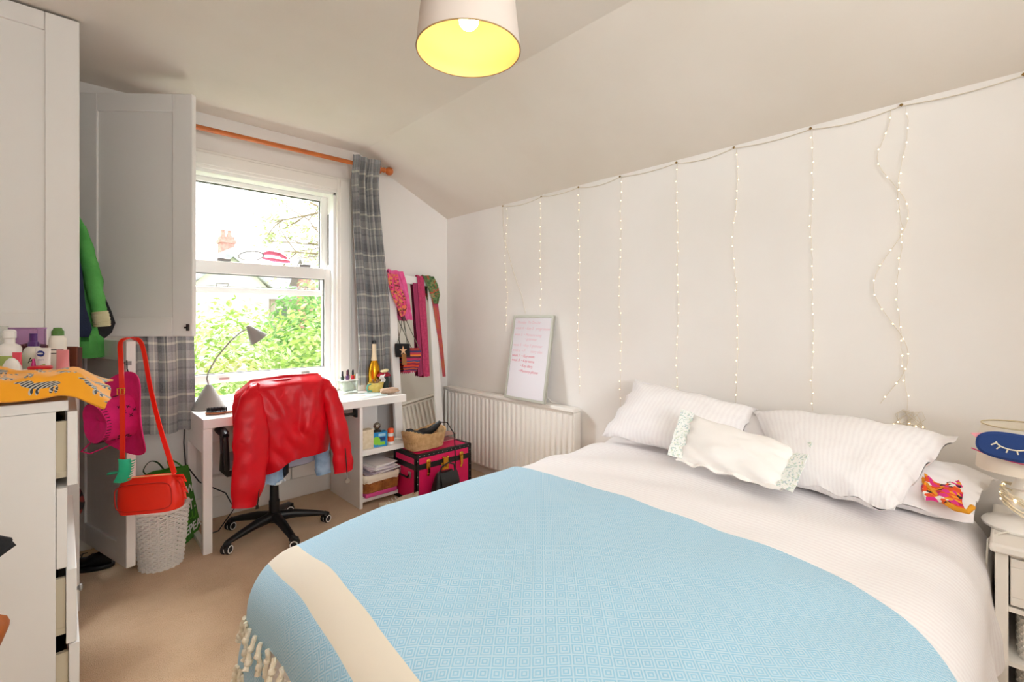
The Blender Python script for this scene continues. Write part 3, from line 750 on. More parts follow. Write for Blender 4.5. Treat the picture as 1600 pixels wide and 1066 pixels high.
def wicker(path, z0, z1, rings, stakes, parent, mt, r=.0035, wv=.0035, rim=.008):
    m = MB(); n = stakes*2
    for j in range(rings):
        f = j/(rings-1); z = lerp(z0, z1, f)
        m.tube([tuple(V(path(i/n, f))+V((0, 0, z))+V(path(i/n, f)).normalized()*(wv if (i+j) % 2 else -wv)) for i in range(n)], r, 5, loop=True)
    o = m.build('weave', mt, parent); o['kind'] = 'stuff'
    m = MB()
    for i in range(stakes):
        for s in (0,): m.tube([tuple(V(path((i+.25)/stakes, f/4))+V((0, 0, lerp(z0, z1, f/4)))) for f in range(5)], r*.9, 5)
    o = m.build('stakes', mt, parent); o['kind'] = 'stuff'
    m = MB(); m.tube([tuple(V(path(i/n, 1))+V((0, 0, z1+(.002 if i % 2 else -.002)))) for i in range(n)], rim, 6, loop=True); m.build('rim', mt, parent)
    m = MB(); m.rings([[tuple(V(path(i/n, 0))*.98+V((0, 0, z0))) for i in range(n)], [tuple(V(path(i/n, 0))*.98+V((0, 0, z0+.006))) for i in range(n)]]); m.build('base', mt, parent)
def rrect(cx, cy, hx, hy, p=.28, grow=0):
    def f(t, k=0):
        a = 2*pi*t; c_, s_ = cos(a), sin(a); g = 1+grow*k
        return V((g*hx*abs(c_)**p*(1 if c_ > 0 else -1), g*hy*abs(s_)**p*(1 if s_ > 0 else -1), 0))
    return f
for z0, z1, lb in ((.255, .375, 'upper white wicker basket in the bedside table'), (.090, .225, 'lower white wicker basket in the bedside table')):
    bt = thing('wicker_basket', lb, 'basket', (2.355, -.183, z0))
    pf = rrect(0, 0, .19, .165, .3)
    k0 = len(bpy.data.objects)
    wicker(pf, 0, z1-z0, 12, 26, None, WICKW, .0042, .004, .008)
    for o in list(C.objects):
        if o.parent is None and o.name.split('.')[0] in ('weave', 'stakes', 'rim', 'base'): o.parent = bt; ORG[o.name] = ORG[bt.name]

# bedside lamp, cord lights and eye mask
lp = thing('table_lamp', 'small white turned table lamp with cream shade on bedside table', 'lamp', (2.35, -.025, .616))
LX, LY, LZ = 2.35, -.025, .6165
MB().t(tr(LX, LY, LZ)).lathe([(.004, 0), (.095, 0), (.098, .008), (.092, .016), (.06, .026), (.03, .032), (.022, .04), (.02, .048), (.034, .06), (.042, .078), (.038, .10), (.024, .118), (.019, .128), (.026, .136), (.022, .146), (.016, .16), (.014, .215), (.004, .22)], 28).build('base', LAMPW, lp)
MB().t(tr(LX, LY, LZ)).lathe([(.088, .19), (.112, .193), (.098, .345), (.094, .345)], 40, cap=False).build('lamp_shade', mat('cream_shade', 'e9dfce', .85), lp)
MB().tube([(LX+.097*cos(2*pi*i/40), LY+.097*sin(2*pi*i/40), LZ+.345) for i in range(40)], .0025, 6, loop=True).build('shade_rim', mat('shade_binding', 'cbb995', .7), lp)
MB().tube([(LX-.09, LY+.03, LZ+.006), (LX-.12, LY+.05, LZ+.004), (LX-.135, LY+.077, LZ-.02), (LX-.135, LY+.082, LZ-.14), (LX-.11, LY+.075, LZ-.3), (LX-.05, LY+.075, LZ-.62)], .003, 6).build('cable', CABLEW, lp)
m = MB(); r_ = random.Random(3); pts = []
for i in range(180):
    a = i*2*pi/20; k_ = i/179; tl = .55*sin(k_*9); zz = LZ+.058+.06*k_; rd = .050+.004*sin(i*1.7)-.012*abs(k_-.5)
    pts.append((LX+rd*cos(a), LY+rd*sin(a), zz+.030*sin(a+tl)+.002*r_.uniform(-1, 1)))
coil = m.tube(pts, .0028, 5).build('coiled_fairy_lights', ROPE)
tag(coil, 'cream cord of fairy lights wound around the bedside lamp stem', 'string lights')
m = MB()
for q in pts[5::16]: m.ball(q, .004, 8, 6)
m.ball((LX-.055, LY-.01, LZ+.155), .005, 8, 6)
m.build('bulbs', FAIRY, coil)['kind'] = 'stuff'
# eye mask hung on the shade, facing the room
nx = V((-1, 0, 0)); axu = V((0, -1, 0)); org = V((2.228, -.004, .908))
em = thing('eye_mask', 'navy eye mask with stitched lashes hung on the lamp shade', 'eye mask', tuple(org))
M = frame(org, axu, V((0, 0, 1)), axu.cross(V((0, 0, 1)))) @ rz(radians(-3))
poly = []
for i in range(60):
    a = 2*pi*i/60; c_, s_ = cos(a), sin(a); poly.append((.082*abs(c_)**.75*(1 if c_ > 0 else -1), (.043 if s_ > 0 else .040)*abs(s_)**.75*(1 if s_ > 0 else -1)))
nsg = 1 if (M.to_3x3() @ V((0, 0, 1))).dot(nx) > 0 else -1
MB().t(M).prism(poly, .012*nsg).build('mask_pad', BLUEM, em, bevel=.004)
MB().t(M).tube([(p[0], p[1], .006*nsg) for p in poly], .0042, 6, loop=True).build('binding', BLUEM, em)
m = MB().t(M)
for sx in (.0,):
    arc = [(sx+.038*cos(a), .014+.020*sin(a), .0135*nsg) for a in [pi+pi*i/12 for i in range(13)]]
    m.tube(arc, .0022, 6)
    for i in (1, 3, 5, 7, 9, 11):
        c_ = arc[i]; dx = (c_[0]-sx)*.33; m.tube([c_, (c_[0]+dx, c_[1]-.013+.004*abs(i-6)/6, c_[2])], .0021, 6)
m.build('lashes', mat('cream_thread', 'e9dfc6', .7), em)
m = MB().t(M); m.prism([(-.100, .026), (-.076, .006), (-.066, .034)], .006*nsg); m.build('ear', PINKP, em, bevel=.001)['label'] = 'pink pointed ear'
MB().t(M).tube([(-.095, -.026, -.004*nsg), (-.06, -.036, .0), (0, -.046, .002*nsg), (.09, -.052, .0)], .004, 6, flat=.5).build('strap', PINKS, em)['label'] = 'pink strap'
# ---------------------------------------------------------------- fairy light curtain on the right wall
fl = thing('fairy_light_curtain', 'warm fairy light curtain pinned along the top of the right wall', 'string lights', (2.615, 1.4, 2.24))
PX = [2.865, 2.435, 2.081, 1.741, 1.353, 1.024, .665, .324, -.034, -.40]
def zt(y): return 2.238+.004*sin(y*9)
pts = []
for a, b in zip(PX, PX[1:]):
    for i in range(8):
        t = i/8; pts.append((2.614, lerp(a, b, t), zt(lerp(a, b, t))-.016*sin(pi*t)))
pts.append((2.614, PX[-1], 2.238))
MB().tube(pts, .0022, 5).build('lead_wire', WIRE, fl)
for y in PX:
    m = MB(); m.t(tr(2.624, y, zt(y)+.004) @ ry(-pi/2)); m.lathe([(.003, 0), (.003, .006), (.007, .008), (.006, .012), (.002, .013)], 10); m.build('pin', NAIL, fl)
STR = [(2.82, 1.22, .012), (2.44, 1.355, .006), (2.075, .80, .008), (1.735, .74, .010), (1.345, .80, .012), (1.015, .85, .012), (.66, .88, .014), (.315, .93, .05), (-.095, .99, .012)]
for k, (y, zb, wob) in enumerate(STR):
    rr_ = random.Random(40+k)
    top = zt(y)-.01
    if k == 8: top = zt(y)-.01
    n = int((top-zb)/.03); wp = []
    for i in range(n+1):
        z = lerp(top, zb, i/n); wp.append((2.612-.002*sin(i), y+wob*nz((k*7.3, z*3, 0))*2+.002*sin(i*2.1), z))
    st = MB().tube(wp, .0010, 5).build('strand', WIRE, fl)
    m = MB()
    for i in range(1, n, 2):
        p = wp[i]; m.ball((p[0]-.004, p[1]+rr_.uniform(-.005, .005), p[2]+rr_.uniform(-.012, .012)), .0027, 7, 5)
    if k == 7:   # the tangled double strand
        w2 = [(2.611, y+.045+.06*sin(i*.33)*sm(i/8), lerp(top, .95, i/40)) for i in range(41)]
        MB().tube(w2, .0013, 5).build('strand', WIRE, fl)
        for i in range(1, 40, 2): m.ball((2.607, w2[i][1], w2[i][2]), .0027, 7, 5)
        kn = [(2.606+.006*sin(i*1.3), y-.02+.055*sin(i*.9)*cos(i*.37), .90+.035*cos(i*1.1)) for i in range(40)]
        MB().tube(kn, .0013, 5).build('strand_tangle', WIRE, fl)
        for i in range(2, 40, 6): m.ball(kn[i], .0028, 7, 5)
    b = m.build('bulbs', FAIRY, st); b['kind'] = 'stuff'
MB().tube([(2.614, 2.865, 2.236), (2.613, 2.85, 2.0), (2.613, 2.74, 1.7), (2.612, 2.64, 1.5), (2.612, 2.60, 1.36)], .0018, 5).build('plug_lead', WIRE, fl)

# ---------------------------------------------------------------- whiteboard on the radiator
wb = thing('whiteboard', 'leaning whiteboard in a grey frame with faded red handwriting', 'whiteboard', (2.51, 2.515, .705))
upv = V((.105, 0, .642)).normalized(); o = V((2.507, 2.722, .7065)); M = frame(o, (0, -1, 0), upv, V((0, -1, 0)).cross(upv))
WW, WH = .424, .648
MB().t(M).box(.012, WW-.012, .012, WH-.012, -.008, .006).build('board_face', BOARD, wb)
for bx in ((0, .02, 0, WH), (WW-.02, WW, 0, WH)): MB().t(M).box(bx[0], bx[1], bx[2], bx[3], -.012, .010).build('frame_side', ALU, wb, bevel=.002)
for bx in ((.02, WW-.02, 0, .02), (.02, WW-.02, WH-.02, WH)): MB().t(M).box(bx[0], bx[1], bx[2], bx[3], -.012, .010).build('frame_rail', ALU, wb, bevel=.002)
for i, (tx, yy, xx, f) in enumerate((('Monday  To Do List', .585, .05, 1), ('week 4  \u2022 Key 3   programme', .540, .035, 1), ('week 5  \u2022 Memory song', .490, .03, 1), ('\u2022 grammar', .455, .15, 1),
        ('week 5  \u2022 Key E grammar', .408, .03, 1), ('week 6  \u2022 P       story plan', .366, .028, 1), ('week 7  \u2022 Key exam', .326, .03, 0), ('week 8  \u2022 Key name', .290, .032, 0), ('\u2022 Key diary', .250, .13, 0), ('\u2022 Memory phone', .210, .12, 0))):
    text('handwriting', tx, .030, M @ tr(xx, yy, .0064) @ rz(radians(-1.0)), PENF if f else PEN, wb, ext=.0002, shear=.25)
MB().tube([(2.53, 2.305, .76), (2.56, 2.28, .72), (2.60, 2.25, .71)], .002, 5).build('hanging_cord', CABLEW, wb)

# ---------------------------------------------------------------- mirror
mr = thing('leaning_mirror', 'tall white framed mirror leaning in the corner behind the trunk', 'mirror', (2.14, 3.33, 0))
o = V((1.885, 3.275, .004)); upv = V((.06, .275, 1.69)).normalized(); xa = V((.993, .120, 0)); xa = (xa-upv*xa.dot(upv)).normalized(); M = frame(o, xa, upv, xa.cross(upv))
MW, MH = .495, 1.72
for bx in ((0, .07), (MW-.07, MW)): MB().t(M).box(bx[0], bx[1], 0, MH, -.012, .014).build('frame_side', MDF, mr, bevel=.002)
for bx in ((0, .07), (MH-.07, MH)): MB().t(M).box(.07, MW-.07, bx[0], bx[1], -.012, .013).build('frame_rail', MDF, mr, bevel=.002)
MB().t(M).box(.065, MW-.065, .065, MH-.065, -.004, .003).build('mirror_pane', MIRROR, mr)
MB().t(M).box(.03, MW-.03, .03, MH-.03, -.016, -.0125).build('backing', WOODB, mr)
def onm(x, y, z=.02): return M @ V((x, y, z))       # a point on the mirror's own plane (x across, y up the frame)
def hang(name, label, cat, rows, mt, seed, th=.004, fold=.006, nu=14, sub=8, group=None):
    """rows: (height up the frame, left, right, stand-off), from the top edge down"""
    rows = list(rows); n = (len(rows)-1)*sub
    def fn(u, v):
        f = v*(len(rows)-1); i = min(int(f), len(rows)-2); t = f-i; a, b = rows[i], rows[i+1]
        y, l, r, so = (lerp(a[q], b[q], t) for q in range(4))
        return onm(lerp(l, r, u), y+.006*nz((u*3, seed, v*2)), so+fold*sin(u*11+seed+2*nz((u, v*2, seed)))+fold*.6*nz((u*4, v*6, seed)))
    return tag(MB().grid(fn, nu, n, thick=th, uv=lambda u, v: (u, v)).build(name, mt), label, cat, group)
sc1 = hang('scarf', 'bright pink scarf bunched over the mirror top left corner', 'scarf', [(1.60, .02, .14, -.04), (1.745, .00, .135, -.01), (1.742, -.01, .14, .02), (1.64, -.01, .165, .035), (1.5, .02, .19, .04), (1.40, .07, .20, .04), (1.33, .13, .205, .036)], PINKSCARF, 2, fold=.012)
sc2 = hang('scarf', 'pink and orange patterned scarf below the bright pink scarf', 'scarf', [(1.70, -.03, .06, .05), (1.6, -.03, .07, .062), (1.5, .0, .12, .064), (1.42, .04, .13, .06), (1.345, .075, .10, .058)], PAISLEY, 4, fold=.008)
hang('ribbon', 'dark pink ribbon hanging behind the wider magenta one on the mirror', 'ribbon', [(1.66, .245, .30, .020), (1.5, .25, .30, .018), (1.2, .255, .30, .018), (.86, .245, .30, .02)], mat('dark_pink_ribbon', '9c2f58', .8), 6, fold=.002)
hang('ribbon', 'long magenta ribbon hung over the mirror top near its right side', 'ribbon', [(1.60, .30, .36, -.03), (1.73, .295, .365, -.005), (1.728, .29, .365, .022), (1.6, .292, .37, .026), (1.2, .30, .37, .026), (.85, .295, .365, .028)], MAGSCARF, 7, fold=.003)
hang('scarf', 'green and red patterned scarf knotted at the mirror top right corner', 'scarf', [(1.60, .38, .46, -.04), (1.742, .36, .47, -.005), (1.74, .35, .48, .022), (1.66, .38, .51, .036), (1.57, .42, .525, .04), (1.49, .455, .50, .036)], GREENSC, 9, fold=.010)
hang('scarf', 'narrow rust red scarf trailing down the right edge of the mirror', 'scarf', [(1.60, .43, .475, .024), (1.5, .45, .51, .024), (1.3, .475, .525, .024), (1.1, .50, .535, .022), (.84, .52, .545, .02)], ORSC, 11, fold=.004)
# two small bags hung from the mirror by cords
wv = tag(hang('striped_pouch', 'striped woven shoulder pouch hanging from the mirror', 'bag', [(1.085, .12, .26, .03), (1.07, .11, .265, .045), (1.0, .09, .25, .05), (.93, .075, .225, .048), (.90, .09, .21, .035)], WOVEN, 13, fold=.004, th=.012), 'striped woven shoulder pouch hanging from the mirror', 'bag')
m = MB(); m.tube([onm(.255, 1.08, .05), onm(.19, 1.2, .05), onm(.12, 1.34, .05), onm(.10, 1.42, .06)], .003, 6); m.tube([onm(.13, 1.08, .05), onm(.12, 1.2, .05), onm(.10, 1.36, .055)], .003, 6); m.build('cord', mat('olive_cord', '6f6a58', .8), wv)
m = MB()
for i in range(6): m.tube([onm(.085+.022*i, .905, .04), onm(.086+.021*i, .885, .042)], .004, 5)
m.build('fringe', mat('pink_fringe', 'c9447c', .8), wv)
bp = MB(); bp.t(M); bp.box(.0, .14, 1.015, 1.125, .052, .07); bp = bp.build('black_pouch', BLACKC, bevel=.006); tag(bp, 'small black pouch with starfish charm and tan tassel on the mirror', 'bag')
st = []
for i in range(10):
    a = pi/2+2*pi*i/10; r = .040 if i % 2 == 0 else .014; st.append((.065+r*cos(a), 1.065+r*sin(a)))
MB().t(M @ tr(0, 0, .0705)).prism(st, .008).build('starfish', mat('starfish', 'e3b98e', .8), bp, bevel=.003)
m = MB()
for i in range(9): m.tube([onm(.052+.004*i, 1.04, .076+.003*(i % 3)), onm(.048+.005*i, .95, .078+.003*(i % 2))], .0035, 5)
m.build('tassel', mat('tan_tassel', '9c6a3a', .8), bp)
m = MB(); m.tube([onm(.02, 1.12, .06), onm(.07, 1.25, .055), onm(.09, 1.40, .06)], .0022, 6); m.tube([onm(.13, 1.12, .06), onm(.10, 1.28, .055), onm(.09, 1.40, .06)], .0022, 6); m.build('cord', DARKM, bp)

# ---------------------------------------------------------------- trunk
tk = thing('trunk', 'hot pink storage trunk with black binding and brass latches', 'trunk', (2.05, 3.05, 0))
TX0, TX1, TY0, TY1, TZ = 1.805, 2.30, 2.885, 3.195, .355
B(TX0+.004, TX1-.004, TY0+.004, TY1-.004, .004, .262).build('body', TRUNK, tk, bevel=.003)
B(TX0+.004, TX1-.004, TY0+.004, TY1-.004, .266, TZ-.003).build('lid', TRUNK, tk, bevel=.003)
m = MB(); e = .026
for y in (TY0, TY1-.006):
    for x0, x1 in ((TX0, TX0+e), (TX1-e, TX1)): m.box(x0, x1, y, y+.006, 0, TZ)
    for z0, z1 in ((0, e), (TZ-e, TZ), (.247, .264), (.264, .285)): m.box(TX0, TX1, y-.001, y+.006, z0, z1)
for x in (TX0, TX1-.006):
    for y0, y1 in ((TY0, TY0+e), (TY1-e, TY1)): m.box(x, x+.006, y0, y1, 0, TZ)
    for z0, z1 in ((0, e), (TZ-e, TZ), (.247, .285)): m.box(x-.001, x+.0065, TY0, TY1, z0, z1)
for y0, y1 in ((TY0, TY0+e), (TY1-e, TY1)): m.box(TX0, TX1, y0, y1, TZ-.005, TZ+.001)
for x0, x1 in ((TX0, TX0+e), (TX1-e, TX1)): m.box(x0, x1, TY0, TY1, TZ-.005, TZ+.001)
m.build('binding', TRUNKB, tk)
m = MB()
for i in range(12):
    x = TX0+.03+i*(TX1-TX0-.06)/11
    for z in (TZ-.012,): m.ball((x, TY0-.001, z), .0035, 8, 5)
    m.ball((x, TY0-.001, .012), .0035, 8, 5)
for z in (.05, .10, .15, .20, .31):
    for x in (TX0+.013, TX1-.013): m.ball((x, TY0-.001, z), .0035, 8, 5)
o = m.build('rivets', STEEL, tk); o['kind'] = 'stuff'
for x in (TX0+.10, TX1-.10):
    l = B(x-.016, x+.016, TY0-.010, TY0-.001, .245, .300).build('latch', GOLD, tk, bevel=.003)
    m = MB(); m.ball((x, TY0-.009, .298), (.020, .006, .016), 14, 8); m.box(x-.010, x+.010, TY0-.016, TY0-.008, .215, .285); m.ball((x, TY0-.006, .205), (.010, .006, .014), 12, 8); m.build('latch_hasp', GOLD, l, bevel=.001)
xm = (TX0+TX1)/2
l = B(xm-.032, xm+.032, TY0-.008, TY0-.001, .205, .262).build('lock_plate', GOLD, tk, bevel=.004)
m = B(xm-.022, xm+.022, TY0-.016, TY0-.007, .225, .300); m.ball((xm, TY0-.014, .240), (.010, .006, .010), 10, 6); m.ball((xm-.020, TY0-.008, .298), .010, 10, 6); m.ball((xm+.020, TY0-.008, .298), .010, 10, 6); m.build('lock_hasp', GOLD, l, bevel=.002)
MB().tube([(TX0-.002, 2.97, .20), (TX0-.014, 2.98, .185), (TX0-.014, 3.09, .185), (TX0-.002, 3.10, .20)], .007, 8).build('handle', TRUNKB, tk)
for y in (2.965, 3.105): B(TX0-.006, TX0+.001, y-.015, y+.015, .18, .225).build('handle_plate', STEEL, tk, bevel=.002)
# straw basket on the trunk
sb = thing('straw_basket', 'natural straw basket holding a hair dryer on the pink trunk', 'basket', (1.955, 3.01, TZ+.002))
SBc = V((1.965, 3.03, TZ+.0055))
def sp(t, f):
    a = 2*pi*t; g = 1+.18*f; c_, s_ = cos(a), sin(a); return V((SBc.x+g*.135*abs(c_)**.55*(1 if c_ > 0 else -1), SBc.y+g*.085*abs(s_)**.55*(1 if s_ > 0 else -1), 0))
R = []
for j in range(13):
    f = j/12; row = []
    for i in range(48):
        p = sp(i/48, f); up_ = .02*sin(2*pi*i/48*2+.7)*f; row.append((p.x, p.y, SBc.z+f*(.125+up_)+.002*(i % 2)))
    R.append(row)
m = MB().rings(R, cap=False); m.f.append(list(range(48))[::-1])
R2 = [[(SBc.x+(x-SBc.x)*.95, SBc.y+(y-SBc.y)*.95, z) for x, y, z in r] for r in R]; m.rings(R2[::-1], cap=False)
m.rings([R[-1], R2[-1]], cap=False); m.build('basket_body', STRAW, sb)
m = MB()
for j in range(1, 13):
    m.tube([(SBc.x+(x-SBc.x)*1.01+.001*(i % 2), SBc.y+(y-SBc.y)*1.02, z+(.002 if i % 2 else -.002)) for i, (x, y, z) in enumerate(R[j])], .0038, 5, loop=True)
o = m.build('weave', STRAW, sb); o['kind'] = 'stuff'
hd = thing('hair_dryer', 'black hair dryer lying in the straw basket with trailing cable', 'hair dryer', (2.0, 3.0, .46))
MB().tube([(1.99, 3.03, .462), (2.03, 2.99, .50), (2.06, 2.955, .545)], [.030, .026, .014], 12).build('handle', BLACK, hd)
MB().tube([(1.93, 3.05, .455), (1.97, 3.045, .465), (2.01, 3.04, .46)], [.030, .034, .03], 12).build('barrel', BLACK, hd)
MB().tube([(2.06, 2.955, .545), (2.10, 2.92, .54), (2.125, 2.87, .46), (2.13, 2.865, .36), (2.135, 2.862, .2), (2.16, 2.85, .05), (2.2, 2.8, .012), (2.26, 2.84, .01)], .004, 6).build('cable', BLACK, hd)
hb = thing('hairbrush', 'black paddle hairbrush lying in the straw basket', 'brush', (1.90, 3.03, .47))
MB().tube([(1.87, 3.06, .485), (1.92, 3.02, .475), (1.95, 2.99, .46)], [.014, .012, .009], 8).build('handle', BLACK, hb)
MB().tube([(1.84, 3.08, .490), (1.865, 3.062, .487), (1.885, 3.05, .483)], [.012, .022, .016], 10, flat=.5).build('brush_head', BLACK, hb)
cx = thing('clear_box', 'clear plastic box lying on the trunk beside the radiator', 'box', (2.24, 3.12, TZ+.002))
B(2.17, 2.29, 3.06, 3.17, TZ+.002, TZ+.006).build('tray', PINKP, cx); m = MB()
for bx in ((2.17, 2.29, 3.06, 3.062), (2.17, 2.29, 3.168, 3.17), (2.17, 2.172, 3.062, 3.168), (2.288, 2.29, 3.062, 3.168)): m.box(bx[0], bx[1], bx[2], bx[3], TZ+.006, TZ+.045)
m.build('wall_panel', CLEAR, cx); B(2.168, 2.292, 3.058, 3.172, TZ+.045, TZ+.049).build('lid', mat('dusky_lid', 'c99a90', .4), cx)
# black handbag, shoes
hg = thing('handbag', 'small black leather handbag on the floor in front of trunk', 'bag', (2.02, 2.79, 0))
def hbf(z): return interp([(0, .095, .045), (.10, .10, .05), (.19, .08, .035), (.23, .055, .012)], z)
R = []
for j in range(12):
    z = .003+.22*j/11; a_, b_ = hbf(z); R.append([(1.985+a_*abs(cos(t))**.5*(1 if cos(t) > 0 else -1)+.004*nz((j*.5, t*2, 1)), 2.79+b_*abs(sin(t))**.5*(1 if sin(t) > 0 else -1), z+.012*abs(cos(t))*(j/11)) for t in [2*pi*i/32 for i in range(32)]])
MB().rings(R).build('bag_body', BLEATH, hg)
MB().grid(lambda u, v: (1.925+.15*u+.0*v, 2.79-.02-.032*sin(v*2.0), .225-.10*v), 10, 8, thick=.004).build('flap', BLEATH, hg)
MB().tube([(1.93, 2.785, .215), (1.945, 2.775, .27), (2.0, 2.77, .292), (2.055, 2.775, .27), (2.07, 2.785, .215)], .006, 8).build('handle', BLEATH, hg)
m = MB(); m.t(tr(1.99, 2.729, .135) @ rx(pi/2)); m.lathe([(.002, 0), (.011, 0), (.011, .005), (.002, .006)], 14); m.build('clasp', GOLD, hg)
def shoe(label, c, yaw, mt, sole, L=.27, nm='sneaker', lift=0):
    M_ = tr(*c) @ rz(yaw); t = thing(nm, label, 'shoe', tuple(c))
    R = []; n = 22
    for j in range(19):
        f = j/18; y = (f-.5)*L; wd_ = .048*(sin(pi*min(1, max(.02, f*.93+.05)))**.45)*(1-.12*f); h = .045+.035*sm((.62-f)/.35)+.018*sm((.25-f)/.2)
        op = sm((.42-f)/.1)*sm((f-.06)/.08)
        row = []
        for i in range(n):
            a = 2*pi*i/n; x = wd_*cos(a); z = .014+h*(.5+.5*sin(a))
            if sin(a) > .55: z -= op*.045*(sin(a)-.55)/.45
            row.append((x*(1-.25*max(0, sin(a))), y, z))
        R.append(row)
    MB().t(M_).rings(R).build('upper', mt, t)
    R = []
    for z in (0, .004, .018, .022):
        g = 1.0 if 0 < z < .02 else .95
        R.append([(g*.05*cos(a)*(1.0-.10*sin(a))*(1 if True else 0), g*(L/2+.006)*sin(a)*1.0, z) for a in [2*pi*i/32 for i in range(32)]])
    MB().t(M_).rings(R).build('sole', sole, t)
    m = MB().t(M_)
    for q in range(4): m.tube([(-.024, .02+.022*q, .074-.008*q), (0, .026+.022*q, .082-.009*q), (.024, .02+.022*q, .074-.008*q)], .0028, 5)
    m.build('laces', WHITEP if nm == 'sneaker' else BLACK, t)
shoe('beige sneaker on the floor below the shelf basket', (1.70, 2.94, 0), radians(70), SHOE, LINER)
shoe('beige sneaker nearer the black handbag on the floor', (1.84, 2.79, 0), radians(100), SHOE, LINER)
shoe('black shoe on the floor between trunk and radiator', (2.44, 2.80, 0), radians(-50), BLEATH, BLACK, nm='black_shoe')
# ---------------------------------------------------------------- office chair
oc = thing('office_chair', 'black swivel office chair with five castors under the red jacket', 'chair', (.95, 3.14, 0))
CX, CY = .95, 3.14
MB().tube([(CX, CY, .075), (CX, CY, .20), (CX, CY, .201), (CX, CY, .42)], [.030, .030, .026, .022], 16).build('gas_column', BLACK, oc)
MB().t(tr(CX, CY, 0)).lathe([(.02, .07), (.05, .075), (.055, .10), (.04, .125), (.03, .13)], 20).build('hub', BLACK, oc)
for k in range(5):
    a = radians(272+72*k); d = V((cos(a), sin(a), 0)); n = V((-sin(a), cos(a), 0)); c = V((CX, CY, 0))
    R = []
    for t, z, w_, h in ((.03, .112, .030, .030), (.12, .108, .026, .026), (.22, .090, .022, .020), (.285, .076, .020, .014), (.305, .070, .018, .010)):
        p = c+d*t; R.append([tuple(p+n*(w_*cos(q))+V((0, 0, z-.012+h*sin(q)))) for q in [2*pi*i/12 for i in range(12)]])
    arm = MB().rings(R).build('base_arm', BLACK, oc)
    cs = random.Random(k); yaw = a+radians([60, 40, -70, 80, 20][k]); M = tr(*(c+d*.292)) @ rz(yaw)
    m = MB().t(M); m.tube([(0, 0, .075), (0, 0, .05)], .008, 8); m.tube([(-.012, -.010, .045), (0, 0, .060), (.022, .0, .05), (.026, 0, .035)], [.012, .018, .016, .008], 8, flat=1.0); m.build('caster_fork', BLACK, arm)
    for s in (-1, 1):
        m = MB().t(M @ tr(.010, s*.014, .027) @ rx(pi/2)); m.lathe([(.004, -.009), (.024, -.009), (.027, -.005), (.027, .005), (.024, .009), (.004, .009)], 20); m.build('caster_wheel', BLACK, arm)
        MB().t(M @ tr(.010, s*.014, .027) @ rx(pi/2)).lathe([(.0165, -.0092), (.0165, -.0102), (.0225, -.0102), (.0225, .0102), (.0165, .0102), (.0165, .0092)], 20, cap=False).build('wheel_ring', WHITEP, arm)
m = MB().box(CX-.10, CX+.10, CY-.10, CY+.10, .405, .425); m.build('seat_plate', BLACK, oc, bevel=.006)
R = []
for z, g in ((.425, .90), (.435, .98), (.46, 1.0), (.485, .97), (.495, .85)):
    R.append([(CX+g*.235*abs(cos(t))**.5*(1 if cos(t) > 0 else -1), CY+.05+g*.225*abs(sin(t))**.5*(1 if sin(t) > 0 else -1), z) for t in [2*pi*i/40 for i in range(40)]])
MB().rings(R).build('seat', LILAC, oc)
MB().tube([(CX, CY-.06, .41), (CX, CY-.16, .40), (CX, CY-.215, .43), (CX, CY-.225, .55), (CX, CY-.205, .70)], [.028, .028, .026, .024, .02], 10, flat=.5).build('back_spine', BLACK, oc)
def bk_(u, v):
    x = (u-.5)*.42*(1-.12*v); return (CX+x, CY-.20+.10*(2*u-1)**2*1.0-.02*sin(v*3), .49+.44*v)
MB().grid(bk_, 16, 12, thick=.012).build('backrest_mesh', LILAC, oc)
ed = [bk_(0, i/10) for i in range(11)]+[bk_(i/12, 1) for i in range(1, 13)]+[bk_(1, 1-i/10) for i in range(1, 11)]+[bk_(1-i/12, 0) for i in range(1, 12)]
MB().tube(ed, .013, 8, loop=True).build('backrest_frame', BLACK, oc)
for s in (-1, 1):
    m = MB(); x = CX+s*.285
    m.tube([(CX+s*.12, CY+.0, .415), (x-s*.03, CY-.01, .42), (x, CY-.02, .46), (x+s*.005, CY-.06, .56), (x, CY-.02, .655)], [.016, .018, .02, .018, .016], 8, flat=.6)
    m.tube([(x, CY-.10, .66), (x, CY-.06, .672), (x, CY+.04, .675), (x, CY+.10, .665)], [.018, .024, .026, .016], 10, flat=1.0)
    m.tube([(x, CY-.095, .655), (x+s*.0, CY-.11, .56), (x-s*.015, CY-.06, .46)], [.014, .016, .014], 8)
    m.build('armrest', BLACK, oc)

# ---------------------------------------------------------------- red jacket over the chair back, denim jacket beneath
def oval_tube(m, pts, rx_, ry_, n=20, seed=0, wr=.006):
    R = []; K = len(pts); N_ = 34
    def at(t, arr):
        f = t*(K-1); i = min(int(f), K-2); q = f-i; a, b = arr[i], arr[i+1]
        return a.lerp(b, q) if isinstance(a, V) else lerp(a, b, q)
    P = [V(p) for p in pts]
    # smooth the spine
    def sp_(t):
        return sum((at(max(0, min(1, t+o)), P)*w_ for o, w_ in ((-.08, .25), (0, .5), (.08, .25))), V())
    for j in range(N_+1):
        t = j/N_; c = sp_(t); a, b = at(t, rx_), at(t, ry_); row = []
        dd = (sp_(min(1, t+.02))-sp_(max(0, t-.02))).normalized(); ax = V((1, 0, 0)); ax = (ax-dd*ax.dot(dd)).normalized(); ay = dd.cross(ax)
        for i in range(n):
            q = 2*pi*i/n
            w_ = wr*(1.2*nz((c.x*9+cos(q)*1.2, t*9+sin(q), seed))+.7*sin(t*38+3*nz((cos(q), sin(q), seed+t*2)))*(.5+.5*nz((t*5, cos(q)*2, seed+4))))
            row.append(tuple(c+ax*((a+w_)*cos(q))+ay*((b+w_)*sin(q))))
        R.append(row)
    m.rings(R); return R
jk = thing('red_jacket', 'red leather jacket draped over the office chair back', 'jacket', (.96, 2.90, .5))
